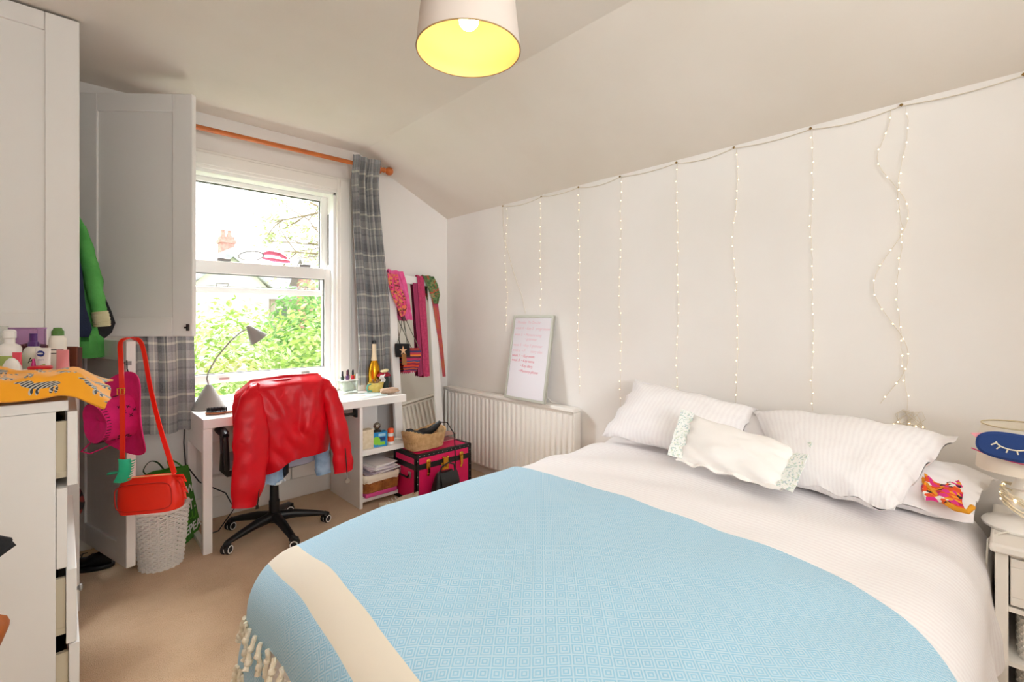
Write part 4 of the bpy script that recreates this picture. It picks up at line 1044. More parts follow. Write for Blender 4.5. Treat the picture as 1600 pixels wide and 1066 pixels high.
SIL = [(0, .735, 1.215), (.06, .710, 1.24), (.16, .695, 1.25), (.35, .70, 1.245), (.6, .715, 1.24), (.85, .745, 1.228), (1, .76, 1.215)]
def jb(u, v):
    l, r = interp(SIL, v); s = 2*u-1
    ht = .985-.018*abs(s)**2.2-.010*max(0, -s)-.055*max(0, abs(s)-.78)/.22
    hb = .435+.075*sm((u-.10)/.40)-.012*sm((u-.75)/.25)
    z = lerp(ht, hb, v); x = lerp(l, r, u)
    y = 2.885+.13*abs(s)**3-.035*sin(pi*v)*(1-s*s)-.03*v*v+.065*(1-sm(v*9))
    k = 1-.5*abs(s)
    y += k*(.026*nz((x*6+z*2.2, z*2.2, 7))+.010*nz((x*13-z*6, z*7, 3)))
    y += k*(.006*sin((x*1.4+z)*34+5*nz((x*4, z*3, 2)))*sm((nz((x*5, z*4, 8))+.1)*3)+.004*nz((x*26+z*12, z*14, 6)))
    # long drag folds from both shoulders to the waist
    y += -.016*math.exp(-((u-.30-.22*v)/.05)**2)*sm(v*4)*(1-v*.5)-.014*math.exp(-((u-.80+.30*v)/.05)**2)*sm(v*4)*(1-v*.4)+.008*math.exp(-((u-.55)/.035)**2)*sm(v*3)
    return (x, y, z)
body = MB().grid(jb, 64, 60, thick=.008).build('jacket_back', REDL, jk)
def jf(u, v):   # the fronts, hanging on the seat side of the backrest
    x, y, z = jb(u, v*.9); g = .19+.02*nz((u*5, v*4, 2)); return (x, 2.985+.05*(1-abs(2*u-1))+g*.12*sm(v*4)+.01*sin(v*9), z-.004)
MB().grid(lambda u, v: jf(1-u, v), 30, 30, thick=.006).build('jacket_front', REDL, jk)
def collar(u, v):
    x = lerp(.83, 1.13, u); s = 2*u-1; a = v*pi
    return (x, 2.945-.032*cos(a)+.03*s*s, .968+.014*sin(a)-.010*s*s-.02*v)
MB().grid(collar, 24, 10, thick=.006).build('collar', REDL, jk)
m = MB(); oval_tube(m, [(.80, 2.955, .955), (.765, 2.915, .885), (.752, 2.875, .77), (.748, 2.85, .63), (.733, 2.835, .47), (.702, 2.825, .297)], [.025, .058, .082, .094, .086, .062], [.02, .040, .044, .042, .038, .032], seed=3, wr=.008); sl = m.build('sleeve', REDL, jk)
m = MB()
m.tube([(.760, 2.80, .30), (.768, 2.80, .36), (.772, 2.805, .43)], .0032, 6); m.box(.752, .766, 2.792, 2.798, .298, .318); m.build('cuff_zip', DARKM, sl)
m = MB(); oval_tube(m, [(1.165, 2.955, .95), (1.195, 2.92, .875), (1.222, 2.885, .75), (1.243, 2.86, .60), (1.255, 2.845, .48), (1.258, 2.84, .368)], [.025, .050, .056, .060, .060, .058], [.02, .038, .040, .038, .036, .033], seed=8, wr=.007); sr = m.build('sleeve', REDL, jk)
m = MB(); m.tube([(1.262, 2.798, .372), (1.258, 2.796, .44), (1.252, 2.80, .53)], .003, 6); m.build('cuff_zip', DARKM, sr)
m = MB(); m.tube([(1.262, 2.795, .375), (1.262, 2.792, .345)], .004, 6); m.t(tr(1.262, 2.79, .332) @ rx(pi/2)); m.lathe([(.006, -.003), (.015, -.003), (.015, .003), (.006, .003)], 14); m.build('zip_pull', STEEL, sr)
def seamline(pts):
    return [tuple(V(jb(u, v))+V((0, -.0012, 0))) for u, v in pts]
m = MB()
m.tube(seamline([(.02+.96*i/40, .94) for i in range(41)]), .0016, 4)
for u0, u1, u2 in ((.22, .30, .28), (.80, .72, .75)): m.tube(seamline([(lerp(u0, u1, sm(i/20)) if i < 20 else lerp(u1, u2, (i-20)/18), .08+.86*i/38) for i in range(39)]), .0016, 4)
m.build('seams', mat('dark_red_seam', '8e0413', .5), jk)
dj = thing('denim_jacket', 'pale blue denim jacket showing below the red jacket on the chair', 'jacket', (.96, 2.93, .5))
def dl_(x0, x1, zt_, zb_, seed, y=2.905):
    return MB().grid(lambda u, v: (lerp(x0, x1, u)+.012*nz((v*4, seed, 0)), y+.014*sin(u*7+seed)+.008*nz((u*4, v*5, seed)), lerp(zt_, zb_-.02*abs(sin(u*5+seed)), v)), 16, 20, thick=.008)
dl_(.775, .935, .70, .385, 1, 2.925).build('denim_panel', DENIM, dj)
MB().tube([(.78+.016*i, 2.92+.010*sin(i*2.3), .388-.02*abs(sin(i*.5+1))) for i in range(11)], .008, 6).build('frayed_hem', mat('frayed_cotton', 'dfe4e8', .95), dj)
dl_(1.155, 1.205, .62, .37, 4, 2.995).build('denim_panel', DENIM, dj)
m = MB(); oval_tube(m, [(1.17, 2.985, .70), (1.175, 2.985, .6), (1.18, 2.975, .45), (1.185, 2.96, .345)], [.04, .05, .048, .045], [.03, .035, .035, .03], seed=12); m.build('denim_sleeve', DENIM, dj)
MB().grid(lambda u, v: (lerp(.77, 1.19, u), 2.955+.02*(2*u-1)**2, lerp(.955, .60, v)), 20, 12, thick=.01).build('denim_back', DENIM, dj)

# ---------------------------------------------------------------- desk lamp, brush
dlp = thing('desk_lamp', 'grey desk lamp with cone base, arched stem and cone shade', 'lamp', (.665, 3.47, .758))
MB().t(tr(.665, 3.47, .758)).lathe([(.006, 0), (.092, 0), (.094, .006), (.02, .142), (.013, .150), (.004, .151)], 36).build('base', GREY, dlp)
MB().tube([(.665, 3.47, .905), (.655, 3.47, .945), (.662, 3.465, .985), (.705, 3.455, 1.075), (.775, 3.44, 1.175), (.835, 3.43, 1.235), (.885, 3.42, 1.262)], .0045, 8).build('stem', GREY, dlp)
MB().t(tr(.875, 3.42, 1.270) @ ry(radians(-38))).lathe([(.008, .006), (.014, -.004), (.060, -.105), (.058, -.105), (.010, -.004)], 32).build('shade', GREY, dlp)
MB().t(tr(.875, 3.42, 1.270) @ ry(radians(-38))).lathe([(.004, -.05), (.013, -.07), (.016, -.09), (.010, -.105), (.003, -.108)], 16).build('bulb', WHITEP, dlp)
m = MB(); m.tube([(.60, 3.53, .765), (.553, 3.54, .74), (.546, 3.54, .55), (.552, 3.52, .42), (.62, 3.50, .30), (.76, 3.48, .20), (.80, 3.44, .10), (.70, 3.38, .008), (.60, 3.36, .006)], .004, 6); m.build('cable', BLACK, dlp)
hr = thing('hairbrush', 'black bristled wooden hairbrush lying on the desk corner', 'brush', (.70, 3.22, .758))
M = tr(.665, 3.235, .7585) @ rz(radians(-22))
MB().t(M).rings([[(x, w_*cos(a), .008+h*sin(a)) for a in [2*pi*i/12 for i in range(12)]] for x, w_, h in ((-.062, .006, .004), (-.055, .024, .008), (-.02, .034, .008), (.02, .033, .008), (.05, .018, .0075), (.075, .010, .0075), (.12, .012, .008), (.15, .011, .0075), (.158, .005, .004))]).build('handle', WOODB, hr)
m = MB().t(M); rr_ = random.Random(5)
for i in range(15):
    for j in range(9):
        x = -.052+.1*i/14; yy = -.027+.054*j/8
        if (x/.06)**2+(yy/.03)**2 < 1: m.tube([(x, yy, .014), (x+rr_.uniform(-.004, .004), yy+rr_.uniform(-.004, .004), .038)], .0013, 4)
o = m.build('bristles', BLACK, hr); o['kind'] = 'stuff'
MB().t(M).rings([[(x, w_*cos(a), .016+.004*sin(a)) for a in [2*pi*i/12 for i in range(12)]] for x, w_ in ((-.056, .005), (-.045, .022), (0, .03), (.035, .022), (.05, .006))]).build('cushion_pad', BLACK, hr)

# ---------------------------------------------------------------- things on the desk
ZD = .758
nb = thing('nail_polish_box', 'clear plastic box on the desk carrying nail polish bottles', 'box', (1.555, 3.43, ZD))
B(1.49, 1.615, 3.39, 3.475, ZD, ZD+.006).box(1.487, 1.618, 3.387, 3.478, ZD+.10, ZD+.106).build('box_tray', WHITEP, nb, bevel=.001)
m = MB()
for bx in ((1.49, 1.615, 3.39, 3.392), (1.49, 1.615, 3.473, 3.475), (1.49, 1.492, 3.392, 3.473), (1.613, 1.615, 3.392, 3.473)): m.box(bx[0], bx[1], bx[2], bx[3], ZD+.006, ZD+.10)
m.build('box_wall', CLEAR, nb)
lump('cotton_pads', 'pale cotton pads inside the clear box on the desk', 'cotton', (1.552, 3.432, ZD+.05), (.05, .033, .04), mat('cotton', 'dfe6dc', .95), 3, n=10)
for i, (x, y, c, cc, wd_, h_, ds) in enumerate(((1.512, 3.43, '1d3b2e', '15161a', .012, .030, 'dark green'), (1.545, 3.42, '6b4a7a', '5a1a3a', .011, .034, 'purple'), (1.565, 3.45, '3a2740', '17141c', .011, .036, 'plum'), (1.590, 3.425, 'c4202e', '2a2526', .012, .030, 'red'), (1.606, 3.455, 'e8c93a', '3c3a3d', .013, .032, 'yellow'))):
    t = thing('nail_polish', ds+' nail polish bottle standing on the clear box', 'nail polish', (x, y, ZD+.1065), 'nail polish bottles on the clear box')
    MB().t(tr(x, y, ZD+.1065)).lathe([(.003, 0), (wd_, 0), (wd_+.001, .003), (wd_+.001, h_-.006), (.006, h_), (.004, h_+.001)], 16).build('bottle', mat('polish_'+ds.replace(' ', '_'), c, .2), t)
    MB().t(tr(x, y, ZD+.1065+h_+.001)).lathe([(.003, 0), (.0075, 0), (.006, .034), (.003, .035)], 14).build('cap', mat('cap_'+ds.replace(' ', '_'), cc, .3), t)
wc = B(1.655, 1.765, 3.50, 3.506, ZD, ZD+.135).build('white_card', PAPER, bevel=.001); wc.rotation_euler = (0, 0, 0); tag(wc, 'plain white card standing behind the nail polish box', 'card')
db = thing('gold_bottle', 'large gold sparkling wine bottle with cream foil neck on desk', 'bottle', (1.775, 3.445, ZD))
MB().t(tr(1.775, 3.445, ZD)).lathe([(.005, .006), (.03, .0), (.044, .004), (.046, .02), (.046, .15), (.043, .175), (.034, .205), (.024, .235), (.019, .26)], 32).build('bottle_body', GOLDB, db)
MB().t(tr(1.775, 3.445, ZD)).lathe([(.0245, .236), (.0195, .26), (.0165, .30), (.0155, .36), (.0175, .365), (.0175, .378), (.014, .385), (.003, .386)], 24).build('foil', FOIL, db)
MB().t(tr(1.775, 3.445, ZD)).lathe([(.018, .366), (.018, .380), (.0145, .392), (.003, .394)], 20).build('cap', BLACK, db)
vs = thing('dark_mug', 'dark green tumbler behind the yellow basket on the desk', 'cup', (1.825, 3.38, ZD))
MB().t(tr(1.825, 3.38, ZD)).lathe([(.005, 0), (.034, 0), (.036, .005), (.042, .115), (.039, .115), (.033, .01), (.004, .008)], 28).build('cup_body', mat('dark_green_glaze', '26322e', .25), vs)
rs = MB()
for i in range(6): rs.tube([(1.825+(.046-.006*i)*cos(a+i), 3.38+(.034-.004*i)*sin(a+i), ZD+.120+.004*i+.004*sin(a*5+i)) for a in [2*pi*k/28 for k in range(28)]], .0085, 6, loop=True)
tag(rs.build('scrunchie', ROSE), 'crimson scrunchie lying on top of the dark green tumbler', 'scrunchie')
m = MB(); m.ball((1.815, 3.36, ZD+.155), (.03, .022, .012)); m.ball((1.845, 3.385, ZD+.158), (.022, .018, .012)); tag(m.build('hair_tie', mat('cream_hair_tie', 'e9dfae', .8)), 'cream hair tie on the crimson scrunchie', 'hair tie')
yb = thing('yellow_cup', 'yellow woven cup with green handle full of trinkets on desk', 'cup', (1.735, 3.34, ZD))
R = []
for j in range(9):
    f = j/8; R.append([(1.735+(.042+.016*f+.0018*(1 if (i+j) % 2 else -1))*cos(2*pi*i/48), 3.34+(.042+.016*f+.0018*(1 if (i+j) % 2 else -1))*sin(2*pi*i/48), ZD+.002+.075*f) for i in range(48)])
m = MB().rings(R, cap=False); m.f.append(list(range(48))[::-1]); m.rings([[(1.735+(x-1.735)*.94, 3.34+(y-3.34)*.94, z) for x, y, z in r] for r in R[::-1]], cap=False); m.build('cup_body', YELB, yb)
MB().tube([(1.685, 3.32, ZD+.07), (1.652, 3.305, ZD+.066), (1.643, 3.302, ZD+.042), (1.655, 3.308, ZD+.02), (1.692, 3.325, ZD+.015)], .0065, 8).build('handle', TEAL, yb)
jw = MB(); rr_ = random.Random(11)
for i in range(5): jw.tube([(1.735+rr_.uniform(-.03, .03), 3.34+rr_.uniform(-.03, .03), ZD+.05), (1.735+rr_.uniform(-.045, .045), 3.34+rr_.uniform(-.04, .04), ZD+.10)], .006, 6)
tag(jw.build('hair_clips', mat('tortoise', 'b98a66', .4, var=(60, '5c3a28'))), 'tortoiseshell hair clips sticking out of the yellow cup', 'hair clip')
tag(MB().grid(lambda u, v: (1.775+.04*u+.008*sin(v*7), 3.335+.014*sin(u*8), ZD+.07+.055*v+.01*u), 8, 10, thick=.004).build('tissue', PAPER), 'white crumpled tissue poking from the yellow cup', 'tissue')
mg = thing('magazine', 'pale blue and white magazine lying open on the desk', 'magazine', (1.60, 3.22, ZD))
M = tr(1.60, 3.235, ZD) @ rz(radians(6))
for k, (dx, r_, c) in enumerate(((0, 0, 'dfe6e4'), (.012, 5, 'e8e6e2'), (.02, -4, 'cfe0de'))):
    MB().t(M @ tr(dx, .01*k, .0025*k) @ rz(radians(r_))).box(-.13, .12, -.095, .095, 0, .002).build('sheet', mat('sheet_%d' % k, c, .5), mg)
MB().t(M @ tr(.02, .02, .0071) @ rz(radians(-4))).box(-.10, -.03, -.06, .03, 0, .0005).build('printed_patch', mat('faint_print', 'd9b9ab', .6, var=(40, 'a9c4bd')), mg)
tag(lump('beige_pouch', 'soft beige pencil pouch lying on the desk end', 'pouch', (1.775, 3.205, ZD+.026), (.075, .035, .025), POUCH, 6), 'soft beige pencil pouch lying on the desk end', 'pouch')

# ---------------------------------------------------------------- things on the desk shelves
ZS_ = .4005
tag(B(1.516, 1.521, 3.12, 3.32, ZS_, ZS_+.15).build('red_folder', REDCARD, bevel=.001), 'thin red folder upright against the desk divider', 'folder')
cb_ = tag(B(1.526, 1.610, 3.13, 3.20, ZS_, ZS_+.132).build('cream_box', CARDC, bevel=.002), 'cream printed box on the desk shelf beside the red folder', 'box')
bbx = thing('blue_box', 'blue and green carton on the middle desk shelf', 'box', (1.665, 3.15, ZS_))
M = tr(1.66, 3.15, ZS_) @ rz(radians(-12))
MB().t(M).box(-.052, .052, -.028, .028, 0, .105).build('carton', BLUEBOX, bbx, bevel=.001)
MB().t(M).box(-.020, .040, -.029, -.0282, .045, .068).build('label_band', DBLUE, bbx)
m = MB().t(M @ tr(.010, -.0283, .045) @ rx(pi/2)); m.prism([(-.035+.028*cos(a)*(1 if i % 1 == 0 else 1), .03*sin(a)) for i, a in enumerate([2*pi*k/20 for k in range(20)])], .0012); m.build('swoosh', LIMEB, bbx)
MB().t(M).box(-.012, .036, -.029, -.0282, .012, .036).build('label_patch', LIMEB, bbx)
MB().t(M).box(-.010, .040, -.029, -.0282, .075, .095).build('label_patch', mat('pale_blue', '9fd0e8', .4), bbx)
og = thing('glass_trinket', 'silver round trinket sitting on the blue carton', 'ornament', (1.64, 3.15, ZS_+.106))
m = MB(); m.ball((1.645, 3.15, ZS_+.147), .026, 16, 10); m.build('globe', SILV, og)
MB().t(tr(1.645, 3.15, ZS_+.106)).lathe([(.004, 0), (.032, 0), (.03, .008), (.014, .016), (.012, .02)], 18).build('foot', DARKM, og)
ob = thing('pill_bottle', 'orange capped white bottle at the end of the desk shelf', 'bottle', (1.75, 3.14, ZS_))
MB().t(tr(1.75, 3.14, ZS_)).lathe([(.004, 0), (.022, 0), (.023, .003), (.023, .075), (.017, .085), (.004, .086)], 20).build('bottle_body', WHITEP, ob)
MB().t(tr(1.75, 3.14, ZS_+.083)).lathe([(.004, 0), (.022, 0), (.022, .028), (.019, .032), (.004, .033)], 20).build('cap', ORANGE, ob)
MB().t(tr(1.75, 3.14, ZS_)).lathe([(.0235, .022), (.0235, .06)], 20, cap=False).build('label_band', ORANGE, ob)
MB().tube([(1.76, 3.2, ZS_+.005), (1.80, 3.16, ZS_+.03), (1.83, 3.13, ZS_+.028), (1.84, 3.15, ZS_+.006), (1.80, 3.22, ZS_+.004)], .004, 6).build('white_cable', CABLEW)
tag(bpy.data.objects['white_cable'], 'loop of white cable lying on the desk shelf edge', 'cable')
# lower shelf: pink box, wicker tray with liner, papers
tag(B(1.530, 1.775, 3.09, 3.36, .066, .096).build('pink_file', PINKBOX, bevel=.006), 'flat pink plastic file under the wicker tray', 'file')
ty = thing('wicker_tray', 'orange wicker tray with cream cloth liner on the lower desk shelf', 'basket', (1.655, 3.23, .097))
m = MB(); tp = rrect(0, 0, .130, .125, .22, .06); n = 72
for o_ in (): pass
def tpath(t, f): p = tp(t, f); return V((p.x+1.655, p.y+3.215, 0))
R = [[(tpath(i/n, f).x, tpath(i/n, f).y, .098+.105*f) for i in range(n)] for f in [j/8 for j in range(9)]]
m.rings(R, cap=False); m.f.append(list(range(n))[::-1]); m.build('tray_body', WICKB, ty)
m = MB()
for i in range(n):
    if i % 1 == 0: m.tube([tuple(V((tpath(i/n, f).x-1.655, tpath(i/n, f).y-3.215, 0))*1.012+V((1.655, 3.215, .099+.10*f))) for f in (0, .5, 1)], .0035, 5)
for f in (.1, .5, .9): m.tube([tuple(V((tpath(i/n, f).x-1.655, tpath(i/n, f).y-3.215, 0))*(1.03 if i % 2 else 1.012)+V((1.655, 3.215, .098+.105*f))) for i in range(n)], .003, 5, loop=True)
o = m.build('weave', WICKB, ty); o['kind'] = 'stuff'
def lin_(u, v):
    p = tpath(u, 1); q = V((p.x-1.655, p.y-3.215, 0)); k = 1.0+.045*sin(pi*min(1, v*1.2)); return (1.655+q.x*k*(1.0 if v > .05 else .96), 3.215+q.y*k, .222-.052*v+.004*sin(u*60)*v)
MB().grid(lin_, 72, 6, thick=.003).build('liner', LINER, ty)
for k in range(9):
    rr_ = random.Random(60+k); M = tr(1.655+rr_.uniform(-.02, .02), 3.20+rr_.uniform(-.02, .02), .2235+.0062*k) @ rz(radians(rr_.uniform(-14, 14)))
    o = MB().t(M).box(-.105+.004*k, .105, -.125, .125, 0, .0055).build('paper_sheaf', (PAPERG, PAPERL, PAPER, PAPERG, PAPERL, PAPER, PAPERL, PAPER, PAPER)[k])
    tag(o, ['grey folder at the bottom of the paper pile in the tray', 'lilac sheaf second from the bottom of the tray papers', 'white sheaf third from the bottom of the tray papers', 'grey sheaf fourth from the bottom of the tray papers', 'lilac sheaf in the middle of the tray papers', 'white sheaf just above the middle of the tray papers', 'lilac sheaf third from the top of the tray papers', 'white sheaf second from the top of the tray papers', 'white papers topmost on the wicker tray pile'][k], 'papers', 'papers piled on the wicker tray')

# ---------------------------------------------------------------- tongs on the sash
tg = thing('pink_tongs', 'pink handled tool with grey loop lying behind the upper window pane', 'tool', (1.08, 3.757, 1.735))
lo_ = [(.985+.085*cos(a)*(1 if cos(a) < 0 else .9), 3.757, 1.775+.032*sin(a)+.010*cos(a)) for a in [2*pi*i/28 for i in range(28)]]
MB().tube(lo_, .006, 8, loop=True).build('loop', CHROMEG, tg)
MB().tube([(1.055, 3.757, 1.795), (1.10, 3.757, 1.808), (1.17, 3.757, 1.80), (1.225, 3.757, 1.775)], [.008, .016, .017, .010], 10, flat=.5).build('grip', PINKG, tg)
MB().tube([(1.055, 3.757, 1.765), (1.12, 3.757, 1.757), (1.20, 3.757, 1.752), (1.25, 3.757, 1.750)], [.008, .014, .014, .010], 10, flat=.5).build('grip', PINKG, tg)

# ---------------------------------------------------------------- clothes in the wardrobe doorway
def garment(name, label, pts, mt, seed, cuff=None, y=3.30, th=.03):
    """pts: (z, left x, right x) rows from the top"""
    def fn(u, v):
        f = v*(len(pts)-1); i = min(int(f), len(pts)-2); q = f-i; a, b = pts[i], pts[i+1]
        z, l, r = (lerp(a[k], b[k], q) for k in range(3)); x = lerp(l, r, u)
        return (x, y+(-.05)*sin(pi*u)+.012*nz((u*4+seed, z*5, 0))+.010*sin(u*9+seed), z)
    return MB().grid(fn, 18, 10*(len(pts)-1), thick=th).build(name, mt)
gj = thing('green_jacket', 'bright green jersey jacket hanging in the wardrobe doorway', 'jacket', (.06, 3.28, 1.5))
o = garment('body', '', [(1.985, -.18, -.10), (1.95, -.27, -.01), (1.86, -.35, .04), (1.76, -.37, .085), (1.5, -.37, .115), (1.3, -.37, .120), (1.228, -.37, .127), (1.220, .05, .128), (1.125, .05, .134)], GREENC, 1, y=3.26); o.parent = gj; o.location = -ORG[gj.name]
m = MB(); oval_tube(m, [(.065, 3.24, 1.80), (.085, 3.21, 1.66), (.112, 3.20, 1.52), (.128, 3.20, 1.40), (.136, 3.20, 1.345)], [.02, .035, .036, .032, .028], [.03, .036, .035, .03, .028], seed=21, wr=.004); m.build('sleeve', GREENC, gj)
m = MB(); oval_tube(m, [(.136, 3.20, 1.362), (.144, 3.20, 1.31), (.146, 3.20, 1.282)], [.034, .036, .034], [.034, .034, .032], seed=22, wr=.003); m.build('cuff', BEIGEC, gj)
o = garment('navy_garment', '', [(1.97, -.18, -.10), (1.93, -.28, -.02), (1.75, -.33, .03), (1.55, -.33, .06), (1.38, -.33, .075), (1.27, -.33, .098), (1.235, -.33, .085)], NAVY, 3, y=3.17, th=.02); tag(o, 'navy garment hanging in front of the green jacket', 'clothes')
o = garment('black_garment', '', [(1.97, -.18, -.10), (1.93, -.27, -.01), (1.75, -.33, .03), (1.62, -.33, .06), (1.46, -.33, .150), (1.36, -.33, .185), (1.30, -.33, .200), (1.255, -.33, .185), (1.226, -.33, .155)], BLACKC, 5, y=3.32, th=.02); tag(o, 'black garment hanging behind the green jacket', 'clothes')
for y_, lb in ((3.235, 'wire hanger holding the green jacket on the wardrobe rail'), (3.15, 'wire hanger holding the navy garment on the wardrobe rail'), (3.295, 'wire hanger holding the black garment on the wardrobe rail')):
    tag(MB().tube([(-.30, y_, 1.915), (-.14, y_, 1.99), (-.14, y_, 2.04), (-.125, y_, 2.052), (-.116, y_, 2.072), (-.128, y_, 2.088), (-.150, y_, 2.085), (-.162, y_, 2.066)], .0025, 6).tube([(-.14, y_, 1.99), (.0, y_, 1.915), (-.30, y_, 1.915)], .0025, 6).build('coat_hanger', STEEL), lb, 'hanger')
lump('hanging_bundle', 'dark patterned clothes low inside the wardrobe behind the chest', 'clothes', (.0, 3.2, .42), (.07, .12, .13), vor('dark_red_print', [(0, '2b2426'), (.4, '8a3a34'), (.6, 'b9a89a'), (.8, '3c3034')], 40), 8)
shoe('black shoe lying under the open lower wardrobe door', (.10, 3.36, 0), radians(60), BLEATH, BLACK, nm='black_shoe', L=.22)

# ---------------------------------------------------------------- pink cowboy hat
ax = V((-.87, -.49, -.08)).normalized()
zx = V((0, 0, 1)); zx = (zx-ax*zx.dot(ax)).normalized(); yx = ax.cross(zx)
hc = V((.222, 2.845, .874)); M = frame(hc, zx, yx, ax)
ht = thing('cowboy_hat', 'hot pink cowboy hat with black stitching hung on the lower wardrobe door', 'hat', tuple(hc))
def brim(u, v):
    a = 2*pi*u; r = lerp(.082, .185*(1+.03*cos(2*a)), v); x, y = r*cos(a)*1.05, r*sin(a)*.98
    return (x, y, .075*(abs(y)/.19)**2.2*1.0-.02*(abs(x)/.19)**2)
MB().t(M).grid(brim, 64, 12, thick=.004).build('brim', PINKH, ht)
def crown(u, v):
    a = 2*pi*u; h = .150; 
    if v < .8:
        k = v/.8; r = lerp(.084, .074, k); z = h*k
    else:
        k = (v-.8)/.2; r = .074*(1-k)+.001; z = h-.030*sin(k*pi/2)*1.0
    x, y = r*cos(a)*1.18, r*sin(a)
    if v >= .6: z -= .012*(1-abs(cos(a)))*sm((v-.6)/.2)
    return (x, y, z)
MB().t(M).grid(lambda u, v: crown(1-u, v), 48, 24, thick=-.003).build('crown', PINKH, ht)
m = MB().t(M)
zg = []
for i in range(96):
    a = 2*pi*i/96; v = .80+(.07 if i % 2 else -.07); p = brim(i/96, v); zg.append((p[0], p[1], p[2]+.002))
m.tube(zg, .0018, 5, loop=True)
for i in range(40):
    u = i/40; p = crown(u, .78); q = crown(u, .66); m.tube([(p[0]*1.02, p[1]*1.02, p[2]), (q[0]*1.02, q[1]*1.02, q[2])], .0016, 4)
for k in range(4):
    for (du, v0) in ((0, .12), (.035, .22), (-.035, .22), (0, .34), (.05, .40), (-.05, .40)):
        u = .06+.25*k+du
        for s in (-1, 1):
            p = crown(u-.010*s, v0-.035); q = crown(u+.010*s, v0+.035); m.tube([(p[0]*1.02, p[1]*1.02, p[2]), (q[0]*1.02, q[1]*1.02, q[2])], .0017, 4)
m.build('stitching', STITCH, ht)
MB().tube([tuple(M @ V((-.08, .07, .01))), (.10, 2.83, .78), (.06, 2.86, .73), (.09, 2.88, .71), (.14, 2.87, .73), tuple(M @ V((-.09, -.02, -.01)))], .003, 6).build('chin_cord', PINKH, ht)
MB().tube([tuple(M @ V((.12, -.05, -.004))), (.225, 2.93, 1.08), (.229, 3.00, 1.13), (.222, 3.06, 1.14)], .0025, 6).build('hanging_cord', BLACK, ht)

# ---------------------------------------------------------------- red shoulder bag and green claw clip
rb = thing('red_shoulder_bag', 'red shoulder bag with tassels hung over the lower wardrobe door', 'bag', (.30, 2.84, .5))
bc = V((.298, 2.765, .512)); bx_ = V((.7254, -.6884, 0)); by_ = V((-.6884*-1, .7254, 0)); MBg = frame(bc, bx_, by_, (0, 0, 1)) @ ry(radians(-5))
R = []
for j in range(17):
    f = j/16; z = -.080+.158*f; hw = .150*(1-.10*abs(2*f-1)**3)-.012*f; hd_ = .042*(1-.35*f)+.012
    if f > .8: hd_ *= 1-.55*((f-.8)/.2)
    z2 = z
    R.append([(hw*abs(cos(t))**.42*(1 if cos(t) > 0 else -1), hd_*abs(sin(t))**.8*(1 if sin(t) > 0 else -1), z2-.012*f*(cos(t))**2*(1 if cos(t) < 0 else .3)) for t in [2*pi*i/40 for i in range(40)]])
bag = MB().t(MBg).rings(R).build('bag_body', REDB, rb)
m = MB().t(MBg)
for yy in (-1,):
    pth = [(.128*cos(a)*1.0, -.053+.012*abs(sin(a)), .066*sin(a)) for a in [2*pi*i/48 for i in range(48)]]
    pth = [(.130*abs(cos(a))**.4*(1 if cos(a) > 0 else -1), -.052+.010*(.5+.5*sin(a)), -.006+.060*abs(sin(a))**.45*(1 if sin(a) > 0 else -1)) for a in [2*pi*i/64 for i in range(64)]]
    m.tube(pth, .0022, 5, loop=True)
m.build('piping', mat('dark_red_piping', 'c41c0a', .45), rb)
MB().t(MBg).box(-.10, .11, -.006, .006, .071, .077).build('zip', mat('tan_zip', 'c98a4a', .5), rb)
sl_ = [tuple(MBg @ V((-.128, 0, .072))), (.190, 2.69, .72), (.191, 2.70, .95), (.196, 2.85, 1.13), (.202, 2.955, 1.205), (.222, 2.968, 1.226), (.252, 2.968, 1.226), (.284, 2.945, 1.19), (.312, 2.90, .98), (.345, 2.83, .78), tuple(MBg @ V((.118, 0, .078)))]
def spl(P, n=8):
    P = [V(p) for p in P]; out = []
    for i in range(len(P)-1):
        p0, p1, p2, p3 = P[max(i-1, 0)], P[i], P[i+1], P[min(i+2, len(P)-1)]
        for k in range(n):
            t = k/n; out.append(.5*((2*p1)+(p2-p0)*t+(2*p0-5*p1+4*p2-p3)*t*t+(3*p1-p0-3*p2+p3)*t**3))
    out.append(P[-1]); return out
def strap(pts, w_, th, wd=V((.7254, -.6884, 0))):
    m = MB(); R = []
    for i, p in enumerate(pts):
        d = (pts[min(i+1, len(pts)-1)]-pts[max(i-1, 0)]).normalized(); a = wd-d*wd.dot(d)
        if a.length < .2: a = V((0, 0, 1))-d*d.z; 
        a.normalize(); b = d.cross(a); R.append([tuple(p+a*(w_/2*s)+b*(th/2*q)) for s, q in ((-1, -1), (1, -1), (1, 1), (-1, 1))])
    return m.rings(R)
S_ = spl(sl_); strap(S_, .021, .004).build('strap', REDB, rb)
bp_ = V((.191, 2.715, 1.0)); Mb = frame(bp_, (.7254, -.6884, 0), (0, 0, 1), V((.7254, -.6884, 0)).cross(V((0, 0, 1))))
m = MB().t(Mb); m.tube([(-.016, -.014, .006), (.016, -.014, .006), (.016, .014, .006), (-.016, .014, .006)], .003, 6, loop=True); m.tube([(0, -.014, .007), (.0, .014, .008)], .002, 6); m.build('buckle', GOLD, rb)
strap([V((.190, 2.694-.001*i, .99-.02*i)) for i in range(8)], .021, .005).build('strap_tail', REDB, rb)
m = MB(); m.t(MBg); 
for i in range(12): m.tube([(.118, -.012, .075), (.150+.005*(i % 3), -.03+.008*(i % 4), .078-.004*i*.8), (.188-.004*(i % 5), -.040+.010*(i % 5), .080-.0105*i)], [.0045, .004, .0028], 5)
m.build('tassel', REDB, rb)
m = MB(); m.t(MBg @ tr(-.122, -.010, .066)); m.tube([(0, 0, .0), (-.006, 0, .012), (0, 0, .022), (.006, 0, .012)], .0025, 6, loop=True); m.tube([(.004, 0, .0), (.010, -.003, -.018), (.014, 0, -.03)], .004, 6); m.build('clasp', STEEL, rb)
